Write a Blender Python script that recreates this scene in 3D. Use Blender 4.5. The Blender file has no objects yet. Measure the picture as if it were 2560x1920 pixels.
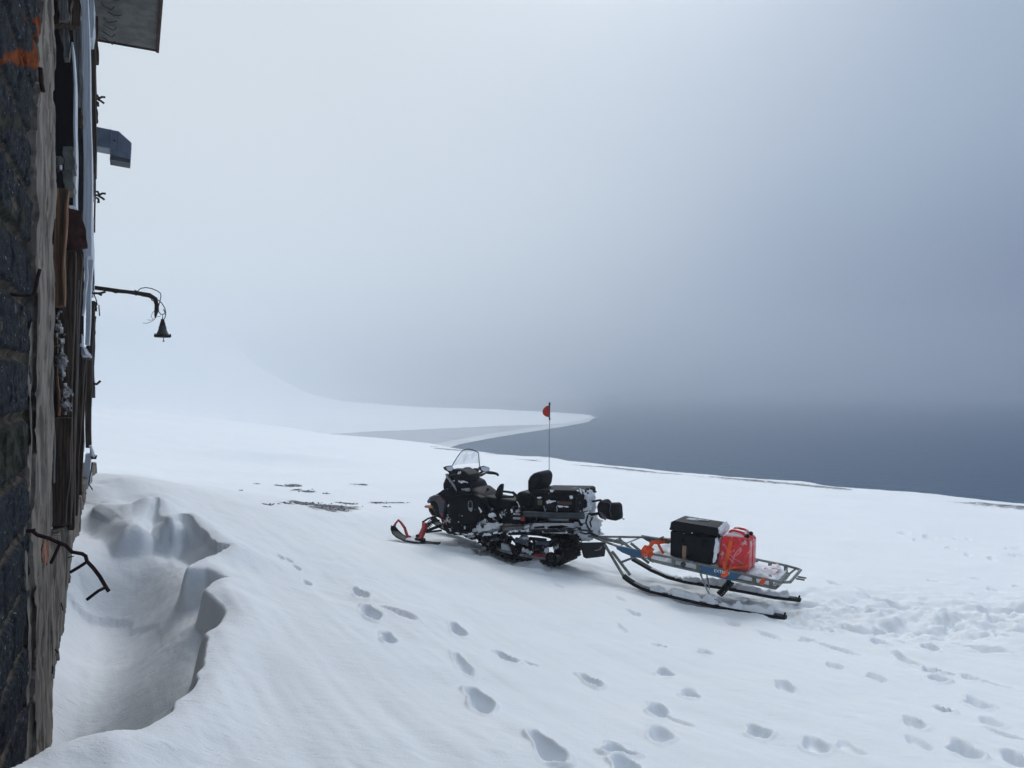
import bpy, bmesh, math, random
import numpy as np
from mathutils import Vector, Matrix
random.seed(7); RNG = np.random.RandomState(11)
sc = bpy.context.scene
COL = sc.collection
# ------------------------------------------------------------------ camera
FPX, ZC, PITCH = 1934.0, 1.75, math.atan(15 / 1934.0)
cd = bpy.data.cameras.new('camera'); cam = bpy.data.objects.new('camera', cd); COL.objects.link(cam)
cd.sensor_width = 36.0; cd.lens = 36.0 * FPX / 2560.0; cd.clip_start = 0.05; cd.clip_end = 20000
cam.location = (0, 0, ZC); cam.rotation_euler = (math.pi / 2 + PITCH, 0, 0)
sc.camera = cam
# ------------------------------------------------------------------ world
SUN_EL, SUN_AZ = math.radians(48), math.radians(14)      # azimuth clockwise from +Y
w = bpy.data.worlds.new('World'); sc.world = w; w.use_nodes = True
nt = w.node_tree; nt.nodes.clear()
def N(t, **k):
    n = nt.nodes.new(t)
    for a, b in k.items(): setattr(n, a, b)
    return n
def mth(op, a, b=None, c=None, clamp=False):
    n = N('ShaderNodeMath', operation=op); n.use_clamp = clamp
    for i, x in enumerate((a, b, c)):
        if x is None: continue
        if isinstance(x, (int, float)): n.inputs[i].default_value = x
        else: nt.links.new(x, n.inputs[i])
    return n.outputs[0]
def smooth(x, a, b):
    n = N('ShaderNodeMapRange', interpolation_type='SMOOTHSTEP'); nt.links.new(x, n.inputs[0])
    n.inputs[1].default_value = a; n.inputs[2].default_value = b
    return n.outputs[0]
tc = N('ShaderNodeTexCoord'); sp = N('ShaderNodeSeparateXYZ'); nt.links.new(tc.outputs['Generated'], sp.inputs[0])
X, Y, Z = sp.outputs
nz = N('ShaderNodeTexNoise'); nt.links.new(tc.outputs['Generated'], nz.inputs['Vector'])
nz.inputs['Scale'].default_value = 2.2; nz.inputs['Detail'].default_value = 5; nz.inputs['Roughness'].default_value = .42
nn = mth('SUBTRACT', nz.outputs['Fac'], .5)
xs = mth('ADD', X, mth('MULTIPLY', nn, .35))
base = smooth(xs, -.38, .9)
low = mth('MULTIPLY', mth('SUBTRACT', 1, smooth(Z, .0, .30)), smooth(xs, -.12, .55))
D = mth('ADD', mth('MULTIPLY', base, .66), mth('MULTIPLY', low, .62), clamp=True)
cr = N('ShaderNodeValToRGB'); nt.links.new(D, cr.inputs[0])
e = cr.color_ramp.elements
def s2l(c): return tuple(((x / 255) / 12.92 if x / 255 <= .04045 else ((x / 255 + .055) / 1.055) ** 2.4) for x in c) + (1,)
e[0].position = 0; e[0].color = s2l((215, 224, 231)); e[1].position = 1; e[1].color = s2l((18, 58, 112))
m_ = e.new(.5); m_.color = s2l((146, 165, 187))
bgc = N('ShaderNodeBackground'); nt.links.new(cr.outputs[0], bgc.inputs[0]); bgc.inputs[1].default_value = 1.0
sky = N('ShaderNodeTexSky', sky_type='NISHITA'); sky.sun_disc = False; sky.sun_elevation = SUN_EL; sky.sun_rotation = SUN_AZ
bgs = N('ShaderNodeBackground'); nt.links.new(sky.outputs[0], bgs.inputs[0]); bgs.inputs[1].default_value = .08
mx = N('ShaderNodeMixShader'); mx.inputs[0].default_value = .93
nt.links.new(bgs.outputs[0], mx.inputs[1]); nt.links.new(bgc.outputs[0], mx.inputs[2])
wo = N('ShaderNodeOutputWorld'); nt.links.new(mx.outputs[0], wo.inputs[0])
# ------------------------------------------------------------------ sun
sd = bpy.data.lights.new('sun', 'SUN'); sd.energy = 1.3; sd.angle = math.radians(22); sd.color = (1, .98, .955)
sun = bpy.data.objects.new('sun', sd); COL.objects.link(sun)
dv = Vector((math.sin(SUN_AZ) * math.cos(SUN_EL), math.cos(SUN_AZ) * math.cos(SUN_EL), math.sin(SUN_EL)))
sun.rotation_euler = dv.to_track_quat('Z', 'Y').to_euler(); sun.location = (0, 0, 30)
sc.view_settings.view_transform = 'Standard'; sc.view_settings.look = 'None'
sc.view_settings.exposure = 0.0; sc.view_settings.gamma = 1
sc.cycles.volume_bounces = 12; sc.cycles.max_bounces = 14; sc.cycles.use_denoising = True
sc.cycles.transparent_max_bounces = 12
# ------------------------------------------------------------------ pixel rays
FW = np.array((0, math.cos(PITCH), math.sin(PITCH))); UP = np.array((0, -math.sin(PITCH), math.cos(PITCH)))
CAM = np.array((0, 0, ZC))
def ray(u, v): return np.array((1, 0, 0)) * (u - 1280) / FPX + UP * (960 - v) / FPX + FW
def atY(u, v, y):
    d = ray(u, v); return CAM + d * (y / d[1])
def atZ(u, v, z):
    d = ray(u, v); return CAM + d * ((z - ZC) / d[2])
class Frame:
    def __init__(s, x, y, ang, z0=0.0):
        s.o = np.array((x, y, z0)); s.a = ang
        s.ex = np.array((math.cos(ang), math.sin(ang), 0)); s.ey = np.array((-math.sin(ang), math.cos(ang), 0))
    def loc(s, p):
        q = np.asarray(p) - s.o; return (float(q @ s.ex), float(q @ s.ey), float(q[2]))
    def py(s, u, v, y):            # point of the vertical plane local y = y
        d = ray(u, v); t = (y - (CAM - s.o) @ s.ey) / (d @ s.ey); return s.loc(CAM + d * t)
    def px(s, u, v, x):            # point of the vertical plane local x = x
        d = ray(u, v); t = (x - (CAM - s.o) @ s.ex) / (d @ s.ex); return s.loc(CAM + d * t)
    def world(s, l): return s.o + s.ex * l[0] + s.ey * l[1] + np.array((0, 0, l[2]))
# ------------------------------------------------------------------ materials
MATS = {}
def mat(name, col, rough=.6, metal=0, var=.25, scale=8, bump=.0, bscale=40, col2=None, spec=.5, frost=0.0, stretch=None, coat=0, detail=6, c2=(.4, .6), fthr=.62):
    if name in MATS: return MATS[name]
    m = bpy.data.materials.new(name); m.use_nodes = True; t = m.node_tree; b = t.nodes['Principled BSDF']
    def A(ty): return t.nodes.new(ty)
    co = A('ShaderNodeTexCoord'); mp = A('ShaderNodeMapping'); t.links.new(co.outputs['Object'], mp.inputs[0])
    if stretch: mp.inputs['Scale'].default_value = stretch
    n = A('ShaderNodeTexNoise'); t.links.new(mp.outputs[0], n.inputs['Vector']); n.inputs['Scale'].default_value = scale; n.inputs['Detail'].default_value = detail
    r = A('ShaderNodeValToRGB'); t.links.new(n.outputs['Fac'], r.inputs[0])
    c1 = tuple(x * (1 - var) for x in col) + (1,); cb = (tuple(col2) if col2 else tuple(min(1, x * (1 + var)) for x in col)) + (1,)
    r.color_ramp.elements[0].position = c2[0]; r.color_ramp.elements[0].color = c1 if not col2 else tuple(col) + (1,)
    r.color_ramp.elements[1].position = c2[1]; r.color_ramp.elements[1].color = cb
    out = r.outputs[0]; rsock = None
    if frost > 0:      # rime and blown snow stuck to the surface
        f = A('ShaderNodeTexNoise'); t.links.new(co.outputs['Object'], f.inputs['Vector']); f.inputs['Scale'].default_value = 9; f.inputs['Detail'].default_value = 9; f.inputs['Roughness'].default_value = .65
        fr = A('ShaderNodeValToRGB'); t.links.new(f.outputs['Fac'], fr.inputs[0])
        fr.color_ramp.elements[0].position = fthr; fr.color_ramp.elements[1].position = fthr + .05
        mu = A('ShaderNodeMath'); mu.operation = 'MULTIPLY'; t.links.new(fr.outputs[0], mu.inputs[0]); mu.inputs[1].default_value = frost
        mxx = A('ShaderNodeMix'); mxx.data_type = 'RGBA'; t.links.new(mu.outputs[0], mxx.inputs[0]); t.links.new(out, mxx.inputs[6]); mxx.inputs[7].default_value = (.75, .78, .82, 1)
        out = mxx.outputs[2]
        rm = A('ShaderNodeMapRange'); t.links.new(mu.outputs[0], rm.inputs[0]); rm.inputs[3].default_value = rough; rm.inputs[4].default_value = .85
        t.links.new(rm.outputs[0], b.inputs['Roughness'])
    t.links.new(out, b.inputs['Base Color'])
    b.inputs['Roughness'].default_value = rough; b.inputs['Metallic'].default_value = metal; b.inputs['Specular IOR Level'].default_value = spec
    if coat: b.inputs['Coat Weight'].default_value = coat
    if bump:
        n2 = A('ShaderNodeTexNoise'); t.links.new(mp.outputs[0], n2.inputs['Vector']); n2.inputs['Scale'].default_value = bscale; n2.inputs['Detail'].default_value = 6
        bp = A('ShaderNodeBump'); t.links.new(n2.outputs['Fac'], bp.inputs['Height']); bp.inputs['Strength'].default_value = bump; bp.inputs['Distance'].default_value = .01
        t.links.new(bp.outputs[0], b.inputs['Normal'])
    MATS[name] = m; return m
BLK = mat('black plastic', (.005, .006, .009), .5, frost=.8, bump=.15, fthr=.66, spec=.08)
BLKS = mat('snow caked black', (.006, .007, .010), .6, frost=.95, bump=.4, fthr=.565, spec=.12)
BLKC = mat('black plastic clean', (.005, .006, .009), .55, spec=.14, bump=.1)
RUB = mat('rubber', (.006, .006, .008), .75, frost=.8, bump=.4, fthr=.66, spec=.2)
SEAT = mat('seat vinyl', (.006, .007, .010), .5, bump=.3, bscale=25, frost=.5, fthr=.7, spec=.1)
GREYP = mat('dark grey body panel', (.035, .04, .055), .35, frost=.6, fthr=.68)
REDP = mat('red paint', (.42, .012, .02), .35, var=.2, frost=.5, fthr=.7)
REDD = mat('faded red graphic', (.32, .03, .045), .45)
METAL = mat('dark steel', (.05, .05, .055), .45, metal=.7, frost=.5, fthr=.66)
ALU = mat('snowy aluminium', (.32, .34, .36), .5, metal=.5, frost=.8, fthr=.56)
OLIVE = mat('worn grey green rail', (.15, .165, .155), .55, frost=.7, fthr=.63, bump=.1)
BLUE = mat('blue side panel', (.012, .085, .19), .4, frost=.5, fthr=.68, var=.15)
CANR = mat('red jerry can plastic', (.62, .008, .016), .3, var=.12, frost=.55, fthr=.55, spec=.5)
ORG = mat('orange webbing', (.75, .09, .015), .8, bump=.4, bscale=120, frost=.45, fthr=.62)
ORGD = mat('snowy orange webbing', (.48, .12, .07), .8, frost=.8, fthr=.54)
WHT = mat('white lettering', (.75, .78, .8), .6)
LABEL = mat('worn grey sticker', (.16, .18, .22), .5, col2=(.42, .45, .5), scale=60)
WOODT = mat('pale wood tag', (.30, .20, .14), .7)
AMB = mat('amber lens', (.75, .32, .01), .25)
PINK = mat('frosted red lens', (.50, .16, .19), .35)
CLOTH = mat('black nylon', (.006, .006, .009), .8, bump=.5, bscale=30, frost=.5, fthr=.7, spec=.2)
FLAG = mat('red flag cloth', (.62, .03, .015), .7)
BORDER = mat('grey flag border', (.08, .08, .09), .7)
SNOWP = mat('packed snow', (.80, .83, .88), .7, var=.04, bump=.5, bscale=45, spec=.25)
LAMPG = mat('green enamel', (.022, .045, .035), .45, var=.5, scale=30)
RUST = mat('rusted iron', (.018, .013, .016), .8, spec=.08, col2=(.045, .022, .02), scale=30)
REDRUST = mat('red brown rusted sheet', (.035, .016, .015), .75, spec=.08, col2=(.07, .03, .026), scale=14, bump=.2)
ZINC = mat('blue grey galvanised sheet', (.15, .20, .29), .5, metal=.3, var=.15)
ZINCD = mat('dark mesh', (.035, .04, .055), .7)
CONC = mat('grey concrete soffit', (.085, .09, .085), .85, col2=(.14, .145, .135), scale=6, bump=.6, bscale=20)
DARKIN = mat('recess shade black', (.004, .004, .006), .9, spec=0)  # near black puts the shade of the opening into the colour
PLAST = mat('weathered plaster', (.082, .074, .066), .9, spec=.1, col2=(.225, .20, .175), scale=9, stretch=(1, 1, .22), bump=1, bscale=22, c2=(.40, .56), detail=10)
WOODD = mat('weathered dark wood', (.028, .020, .016), .85, spec=.08, col2=(.085, .06, .045), scale=7, stretch=(9, 9, .5), bump=.6, bscale=9)
WOODG = mat('grey weathered wood', (.06, .06, .062), .85, spec=.08, col2=(.14, .14, .14), scale=7, stretch=(9, 9, .5), bump=.5, bscale=9)
WOODW = mat('warm broken wood', (.09, .06, .045), .8, spec=.08, col2=(.26, .13, .065), scale=6, stretch=(9, 9, .5), bump=.5, bscale=9)
WPAINT = mat('peeling white paint', (.42, .46, .52), .7, col2=(.56, .61, .68), scale=6, stretch=(8, 8, .4), bump=.3, bscale=12)
FELT = mat('torn felt', (.10, .10, .11), .95, col2=(.35, .35, .36), scale=14, bump=1, bscale=40)
STONE = mat('gravel stone', (.02, .02, .032), .9, col2=(.06, .055, .075), scale=20)
GLASSM = bpy.data.materials.new('clear windshield'); GLASSM.use_nodes = True
_t = GLASSM.node_tree; _t.nodes.remove(_t.nodes['Principled BSDF']); _o = _t.nodes['Material Output']
_tr = _t.nodes.new('ShaderNodeBsdfTransparent'); _tr.inputs[0].default_value = (.93, .945, .965, 1)
_gl = _t.nodes.new('ShaderNodeBsdfPrincipled'); _gl.inputs['Base Color'].default_value = (.5, .53, .58, 1); _gl.inputs['Roughness'].default_value = .25
_co = _t.nodes.new('ShaderNodeTexCoord'); _mp = _t.nodes.new('ShaderNodeMapping'); _mp.inputs['Scale'].default_value = (2, 3, 1.2); _mp.inputs['Rotation'].default_value = (.7, 0, 0)
_no = _t.nodes.new('ShaderNodeTexNoise'); _no.inputs['Scale'].default_value = 3.5; _no.inputs['Detail'].default_value = 4
_t.links.new(_co.outputs['Object'], _mp.inputs[0]); _t.links.new(_mp.outputs[0], _no.inputs['Vector'])
_mr = _t.nodes.new('ShaderNodeMapRange'); _mr.inputs[1].default_value = .45; _mr.inputs[2].default_value = .75; _mr.inputs[3].default_value = .03; _mr.inputs[4].default_value = .22
_t.links.new(_no.outputs['Fac'], _mr.inputs[0]); _mi = _t.nodes.new('ShaderNodeMixShader')
_t.links.new(_mr.outputs[0], _mi.inputs[0]); _t.links.new(_tr.outputs[0], _mi.inputs[1]); _t.links.new(_gl.outputs[0], _mi.inputs[2]); _t.links.new(_mi.outputs[0], _o.inputs[0])
MIRR = bpy.data.materials.new('mirror glass'); MIRR.use_nodes = True
_b = MIRR.node_tree.nodes['Principled BSDF']; _b.inputs['Base Color'].default_value = (.75, .78, .82, 1); _b.inputs['Metallic'].default_value = 1; _b.inputs['Roughness'].default_value = .22
# ------------------------------------------------------------------ mesh helpers
class MB:
    def __init__(s): s.v = []; s.f = []
    def add(s, vs, fs):
        k = len(s.v); s.v += [tuple(map(float, p)) for p in vs]; s.f += [tuple(i + k for i in f) for f in fs]; return s
    def box(s, a, b):
        (x0, y0, z0), (x1, y1, z1) = a, b
        x0, x1 = sorted((x0, x1)); y0, y1 = sorted((y0, y1)); z0, z1 = sorted((z0, z1))
        return s.add([(x0, y0, z0), (x1, y0, z0), (x1, y1, z0), (x0, y1, z0), (x0, y0, z1), (x1, y0, z1), (x1, y1, z1), (x0, y1, z1)],
                     [(0, 3, 2, 1), (4, 5, 6, 7), (0, 1, 5, 4), (1, 2, 6, 5), (2, 3, 7, 6), (3, 0, 4, 7)])
    def loft(s, A, B):      # two point loops of equal length -> closed solid
        n = len(A); k = list(range(n))
        return s.add(list(A) + list(B), [tuple(reversed(k)), tuple(n + i for i in k)] + [(i, (i + 1) % n, n + (i + 1) % n, n + i) for i in k])
    def lofts(s, L):
        n = len(L[0]); vs = [p for l in L for p in l]; fs = [tuple(reversed(range(n))), tuple((len(L) - 1) * n + i for i in range(n))]
        for j in range(len(L) - 1):
            fs += [(j * n + i, j * n + (i + 1) % n, (j + 1) * n + (i + 1) % n, (j + 1) * n + i) for i in range(n)]
        return s.add(vs, fs)
    def tube(s, pts, r, n=8, closed=False):
        P = [Vector(p) for p in pts]; m = len(P); rr = r if isinstance(r, (list, tuple)) else [r] * m
        vs = []; up = None
        for i in range(m):
            a = P[i - 1] if (i or closed) else P[i]; b = P[(i + 1) % m] if (i < m - 1 or closed) else P[i]
            d = (b - a).normalized() if (b - a).length > 1e-9 else Vector((0, 0, 1))
            if up is None: up = Vector((0, 0, 1)) if abs(d.z) < .9 else Vector((1, 0, 0))
            sdv = d.cross(up); sdv = sdv.normalized() if sdv.length > 1e-6 else Vector((1, 0, 0)); up = sdv.cross(d).normalized()
            for k in range(n):
                t = 2 * math.pi * k / n; vs.append(P[i] + (sdv * math.cos(t) + up * math.sin(t)) * rr[i])
        fs = []
        for i in range(m if closed else m - 1):
            j = (i + 1) % m
            fs += [(i * n + k, i * n + (k + 1) % n, j * n + (k + 1) % n, j * n + k) for k in range(n)]
        if not closed: fs += [tuple(reversed(range(n))), tuple((m - 1) * n + k for k in range(n))]
        return s.add(vs, fs)
    def coil(s, a, b, R, r, turns, n=6):
        a = Vector(a); b = Vector(b); d = (b - a); L = d.length; d.normalize()
        q = d.orthogonal().normalized(); p = d.cross(q); M = int(turns * 12)
        return s.tube([a + d * L * i / M + (q * math.cos(i * math.pi / 6) + p * math.sin(i * math.pi / 6)) * R for i in range(M + 1)], r, n)
    def lathe(s, c, prof, axis=(0, 0, 1), n=20):
        ax = Vector(axis).normalized(); q = ax.orthogonal().normalized(); p = ax.cross(q); c = Vector(c); vs = []
        for (r, h) in prof:
            for k in range(n):
                t = 2 * math.pi * k / n; vs.append(c + ax * h + (q * math.cos(t) + p * math.sin(t)) * max(r, 1e-4))
        m = len(prof); fs = [tuple(reversed(range(n))), tuple((m - 1) * n + k for k in range(n))]
        for i in range(m - 1): fs += [(i * n + k, i * n + (k + 1) % n, (i + 1) * n + (k + 1) % n, (i + 1) * n + k) for k in range(n)]
        return s.add(vs, fs)
def obj(name, mb, m, parent=None, bevel=0, seg=2, ang=35, subsurf=0, smooth=True):
    me = bpy.data.meshes.new(name); me.from_pydata(mb.v, [], mb.f)
    bm = bmesh.new(); bm.from_mesh(me); bmesh.ops.recalc_face_normals(bm, faces=bm.faces); bm.to_mesh(me); bm.free()
    me.materials.append(m)
    if smooth:
        me.shade_smooth()
        try: me.set_sharp_from_angle(angle=math.radians(ang))
        except Exception: pass
    o = bpy.data.objects.new(name, me); COL.objects.link(o)
    if parent is not None: o.parent = parent
    if bevel:
        b = o.modifiers.new('bevel', 'BEVEL'); b.width = bevel; b.segments = seg; b.limit_method = 'ANGLE'; b.angle_limit = math.radians(30); b.harden_normals = False
    if subsurf:
        b = o.modifiers.new('sub', 'SUBSURF'); b.levels = b.render_levels = subsurf
    return o
def tag(o, label, cat, group=None, kind=None):
    if label: o['label'] = label
    if cat: o['category'] = cat
    if group: o['group'] = group
    if kind: o['kind'] = kind
    return o
def thing(name, fr, label, cat, group=None):
    o = bpy.data.objects.new(name, None); COL.objects.link(o); o.empty_display_size = .2
    o.location = tuple(fr.o); o.rotation_euler = (0, 0, fr.a); return tag(o, label, cat, group)
def struct(name, me_or_mb, m):
    if isinstance(me_or_mb, MB): o = obj(name, me_or_mb, m)
    else:
        me_or_mb.materials.append(m); o = bpy.data.objects.new(name, me_or_mb); COL.objects.link(o)
    o['kind'] = 'structure'; return o
# ------------------------------------------------------------------ numpy noise
_perm = RNG.permutation(4096); _grad = RNG.rand(4096) * 2 - 1
def vnoise(x, y):
    xi = np.floor(x).astype(np.int64); yi = np.floor(y).astype(np.int64); fx = x - xi; fy = y - yi
    fx = fx * fx * fx * (fx * (fx * 6 - 15) + 10); fy = fy * fy * fy * (fy * (fy * 6 - 15) + 10)
    def h(a, b): return _grad[_perm[(a + _perm[b & 4095]) & 4095]]
    return (h(xi, yi) * (1 - fx) + h(xi + 1, yi) * fx) * (1 - fy) + (h(xi, yi + 1) * (1 - fx) + h(xi + 1, yi + 1) * fx) * fy
def fbm(x, y, o=4, g=.5):
    s = 0; a = 1; 
    for i in range(o): s = s + a * vnoise(x * 2 ** i + 17.3 * i, y * 2 ** i + 5.1 * i); a *= g
    return s
def sstep(x, a, b):
    t = np.clip((x - a) / (b - a), 0, 1); return t * t * (3 - 2 * t)
def sdpoly(px, py, poly):      # signed distance, positive inside
    P = np.asarray(poly, float); d = np.full(px.shape, 1e9); ins = np.zeros(px.shape, bool); n = len(P)
    for i in range(n):
        a = P[i]; b = P[(i + 1) % n]; e_ = b - a; wx = px - a[0]; wy = py - a[1]
        t = np.clip((wx * e_[0] + wy * e_[1]) / max(e_ @ e_, 1e-12), 0, 1)
        d = np.minimum(d, (wx - e_[0] * t) ** 2 + (wy - e_[1] * t) ** 2)
        c = ((a[1] > py) != (b[1] > py)) & (px < (b[0] - a[0]) * (py - a[1]) / (b[1] - a[1] + 1e-15) + a[0])
        ins ^= c
    return np.where(ins, 1, -1) * np.sqrt(d)
def puff(fr, pts, ymid, th, res=.012, amp=.5, seed=0, rag=.02, plane='y', back=None):
    """lumpy snow or cloth patch: an outline on a vertical plane inflated towards the viewer, ragged rim"""
    P = [fr.py(u, v, ymid) for u, v in pts] if plane == 'y' else [fr.px(u, v, ymid) for u, v in pts]
    i0 = 0 if plane == 'y' else 1
    A = np.array([(p[i0], p[2]) for p in P]); lo = A.min(0) - .03; hi = A.max(0) + .03
    nx = max(4, int((hi[0] - lo[0]) / res)); nz_ = max(4, int((hi[1] - lo[1]) / res))
    gx, gz = np.meshgrid(np.linspace(lo[0], hi[0], nx + 1), np.linspace(lo[1], hi[1], nz_ + 1), indexing='ij')
    s_ = sdpoly(gx, gz, A) + rag * fbm(gx * 28 + seed * 3.7, gz * 28 + seed, 3)
    h = th * sstep(s_, 0, max(.04, th)) * (1 + amp * fbm(gx * 14 + seed, gz * 14 + 9, 4)) 
    sg = 1 if plane == 'y' else -1
    mb = MB(); idx = {}
    def vid(i, j, lay):
        k = (i, j, lay)
        if k not in idx:
            yy = ymid + sg * (h[i, j] if lay == 0 else -(back if back is not None else th * .3))
            idx[k] = len(mb.v); mb.v.append((gx[i, j], yy, gz[i, j]) if plane == 'y' else (yy, gx[i, j], gz[i, j]))
        return idx[k]
    cell = (s_[:-1, :-1] > 0) & (s_[1:, :-1] > 0) & (s_[1:, 1:] > 0) & (s_[:-1, 1:] > 0)
    for i in range(nx):
        for j in range(nz_):
            if not cell[i, j]: continue
            mb.f.append((vid(i, j, 0), vid(i + 1, j, 0), vid(i + 1, j + 1, 0), vid(i, j + 1, 0)))
            mb.f.append((vid(i, j, 1), vid(i, j + 1, 1), vid(i + 1, j + 1, 1), vid(i + 1, j, 1)))
            for (di, dj, a, b) in ((-1, 0, (i, j), (i, j + 1)), (1, 0, (i + 1, j + 1), (i + 1, j)), (0, -1, (i + 1, j), (i, j)), (0, 1, (i, j + 1), (i + 1, j + 1))):
                ii, jj = i + di, j + dj
                if not (0 <= ii < nx and 0 <= jj < nz_) or not cell[ii, jj]:
                    mb.f.append((vid(*a, 0), vid(*b, 0), vid(*b, 1), vid(*a, 1)))
    return mb
# ------------------------------------------------------------------ frames
MA = math.radians(149.5)
M = Frame(1.06, 9.85, MA, ZC - 2.22)                   # snowmobile: origin at the hitch, x forward, y towards the near side
C0 = .567
WA = math.atan2(.8976, -.4407)
W = Frame(-C0, 0, WA, 0)                               # building wall: x along the wall, -y out of it
def z1(x, y): return (960 + .28933 * x, 1080 + .28933 * y)
def z2(x, y): return (1440 + .26221 * x, 1240 + .26221 * y)
def z6(x, y): return (1640 + .18086 * x, 1260 + .18086 * y)
def ca(x, y): return (.3857 * x, .3857 * y)
def cb_(x, y): return (.3857 * x, 600 + .3857 * y)
def cc(x, y): return (.41 * x, 1240 + .41 * y)
# ================================================================== GROUND
SEA = ZC - 14.0
ctl = []
def C(u, v, y): ctl.append(atY(u, v, y))
for a in [(1280, 1920, 3.55), (2560, 1920, 4.05), (1900, 1920, 3.75), (700, 1920, 3.45), (277, 1898, 3.35), (509, 1591, 4.9), (560, 1420, 6.6), (640, 1470, 6.2),
          (405, 1300, 8.2), (265, 1250, 9.3), (214, 1226, 9.6), (330, 1210, 10.2), (640, 1330, 8.6), (240, 1180, 14), (780, 1250, 14.5), (900, 1400, 8.3), (700, 1165, 24), (1250, 1560, 6.6),
          (260, 1032, 60), (480, 1044, 72), (640, 1058, 90), (830, 1085, 90), (1052, 1108, 60), (1374, 1141, 42), (1600, 1167, 36), (2030, 1206, 31), (2560, 1252, 26),
          (1700, 1260, 17), (2300, 1350, 14.5), (2560, 1500, 9.3), (2200, 1650, 6.6), (1100, 1180, 22), (1000, 1300, 12.5), (1600, 1700, 5.4)]: C(*a)
for p, y in ((z1(470, 975), .48), (z1(200, 945), .48), (z1(1440, 1155), .26), (z1(1080, 1085), .26), (z1(1250, 1118), .26),
             (z2(1960, 1165), .4), (z2(1200, 1030), .4), (z2(700, 912), .4), (z2(2100, 992), -.4), (z2(1300, 868), -.4), (z2(900, 960), .42), (z2(1500, 1092), .42), (z2(1800, 1140), .42), (z2(600, 870), .42), (z2(1600, 915), -.42), (z2(1900, 972), -.42), (z2(1050, 830), -.42)):
    ctl.append(M.world(M.py(*p, y)) - np.array((0, 0, .012)))
ctl += [np.array((0, -3, ZC - 1.62)), np.array((6, -3, ZC - 2.1)), np.array((-3, -4, ZC - 1.4)), np.array((20, 0, ZC - 3.4)), np.array((50, 10, ZC - 6.5)), np.array((-25, 30, ZC - .1)), np.array((-30, 5, ZC + 1)), np.array((0, -40, ZC - 1)), np.array((-120, 90, ZC + 3))]
def tps_fit(P, lam=.02):
    P = np.array(P); xy = P[:, :2]; n = len(P)
    r2 = ((xy[:, None] - xy[None]) ** 2).sum(-1); K = .5 * r2 * np.log(r2 + 1e-9) ; K[np.arange(n), np.arange(n)] = lam
    Q = np.c_[np.ones(n), xy]; A = np.block([[K, Q], [Q.T, np.zeros((3, 3))]])
    return xy, np.linalg.solve(A, np.r_[P[:, 2], 0, 0, 0])
def tps_eval(T, x, y):
    xy, c = T; out = c[-3] + c[-2] * x + c[-1] * y
    for (a, b), k in zip(xy, c[:-3]):
        r2 = (x - a) ** 2 + (y - b) ** 2; out = out + k * .5 * r2 * np.log(r2 + 1e-9)
    return out
T0 = tps_fit(ctl)
EDGE = np.array([(-400, 230), (-200, 165), (-90, 140), (-45, 118), (-21, 90), (-8, 62), (1.9, 43), (5.8, 37), (12, 31.5), (17.2, 27), (30, 19), (60, 5), (200, -60)])
EPOLY = np.r_[EDGE, [(200, -3000), (-3000, -3000), (-3000, 230)]]
def base_h(x, y):
    x = np.asarray(x, float); y = np.asarray(y, float)
    r = np.hypot(x, y); xc = np.clip(x, -130, 60); yc = np.clip(y, -40, 140)
    z = tps_eval(T0, xc, yc)
    z = np.where(y < -2, z * np.exp(-((-2 - y) / 30).clip(0)) + (1 - np.exp(-((-2 - y) / 30).clip(0))) * .5, z)
    return z
def hit(u, v, f=base_h):
    d = ray(u, v); t = np.linspace(.5, 120, 6000); z = f(d[0] * t, d[1] * t); g = (ZC + d[2] * t) < z
    i = np.argmax(g) if g.any() else -1; return CAM + d * t[i]
# scour pit beside the wall
rim_px = [cc(*p) for p in [(500, -30), (560, 30), (640, 100), (770, 215), (860, 225), (930, 130), (1000, 235), (1050, 245), (1110, 225), (1190, 270), (1345, 380), (1280, 415), (1150, 470), (1290, 490), (1400, 535), (1290, 560), (1265, 600), (1390, 690), (1340, 750), (1245, 850), (1255, 940), (1200, 1130), (1050, 1290), (980, 1440), (860, 1520), (660, 1590), (270, 1665)]]
RIM = np.array([hit(*p)[:2] for p in rim_px])
_w0 = W.world((3.0, .5, 0)); _w1 = W.world((11.2, .5, 0)); _w2 = W.world((3.4, 0.0, 0))
RIM = np.r_[RIM, [_w2[:2], _w0[:2], _w1[:2]]]
RIM2 = np.array([hit(*cc(*p))[:2] for p in [(500, -20), (600, 110), (700, 200), (900, 250), (1050, 300), (1150, 400), (1190, 500), (1215, 620), (1230, 760), (1225, 900), (1190, 1060), (1090, 1200), (985, 1350), (880, 1480), (700, 1570), (300, 1650)]])
RIM2 = np.r_[RIM2, [_w2[:2], _w0[:2], _w1[:2]]]
fl = []
for p, off in (((116, 1919), .03), ((140, 1700), .03), ((171, 1493), .03), ((178, 1380), .03), ((196, 1270), .0)): fl.append(W.world(W.py(*p, -off)))
for a in [(330, 1820, 5.2), (420, 1700, 5.95), (300, 1600, 6.6), (400, 1500, 7.5), (470, 1560, 6.75), (280, 1430, 8.2), (400, 1400, 8.6)]: fl.append(atY(*a))
T1 = tps_fit(fl, .05)
CRACK = np.array([hit(*cc(*p), f=lambda x, y: tps_eval(T1, x, y))[:2] for p in [(490, 720), (545, 765), (610, 795), (700, 835), (790, 885), (800, 940), (850, 948), (905, 985), (950, 1030), (962, 1080)]])
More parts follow.
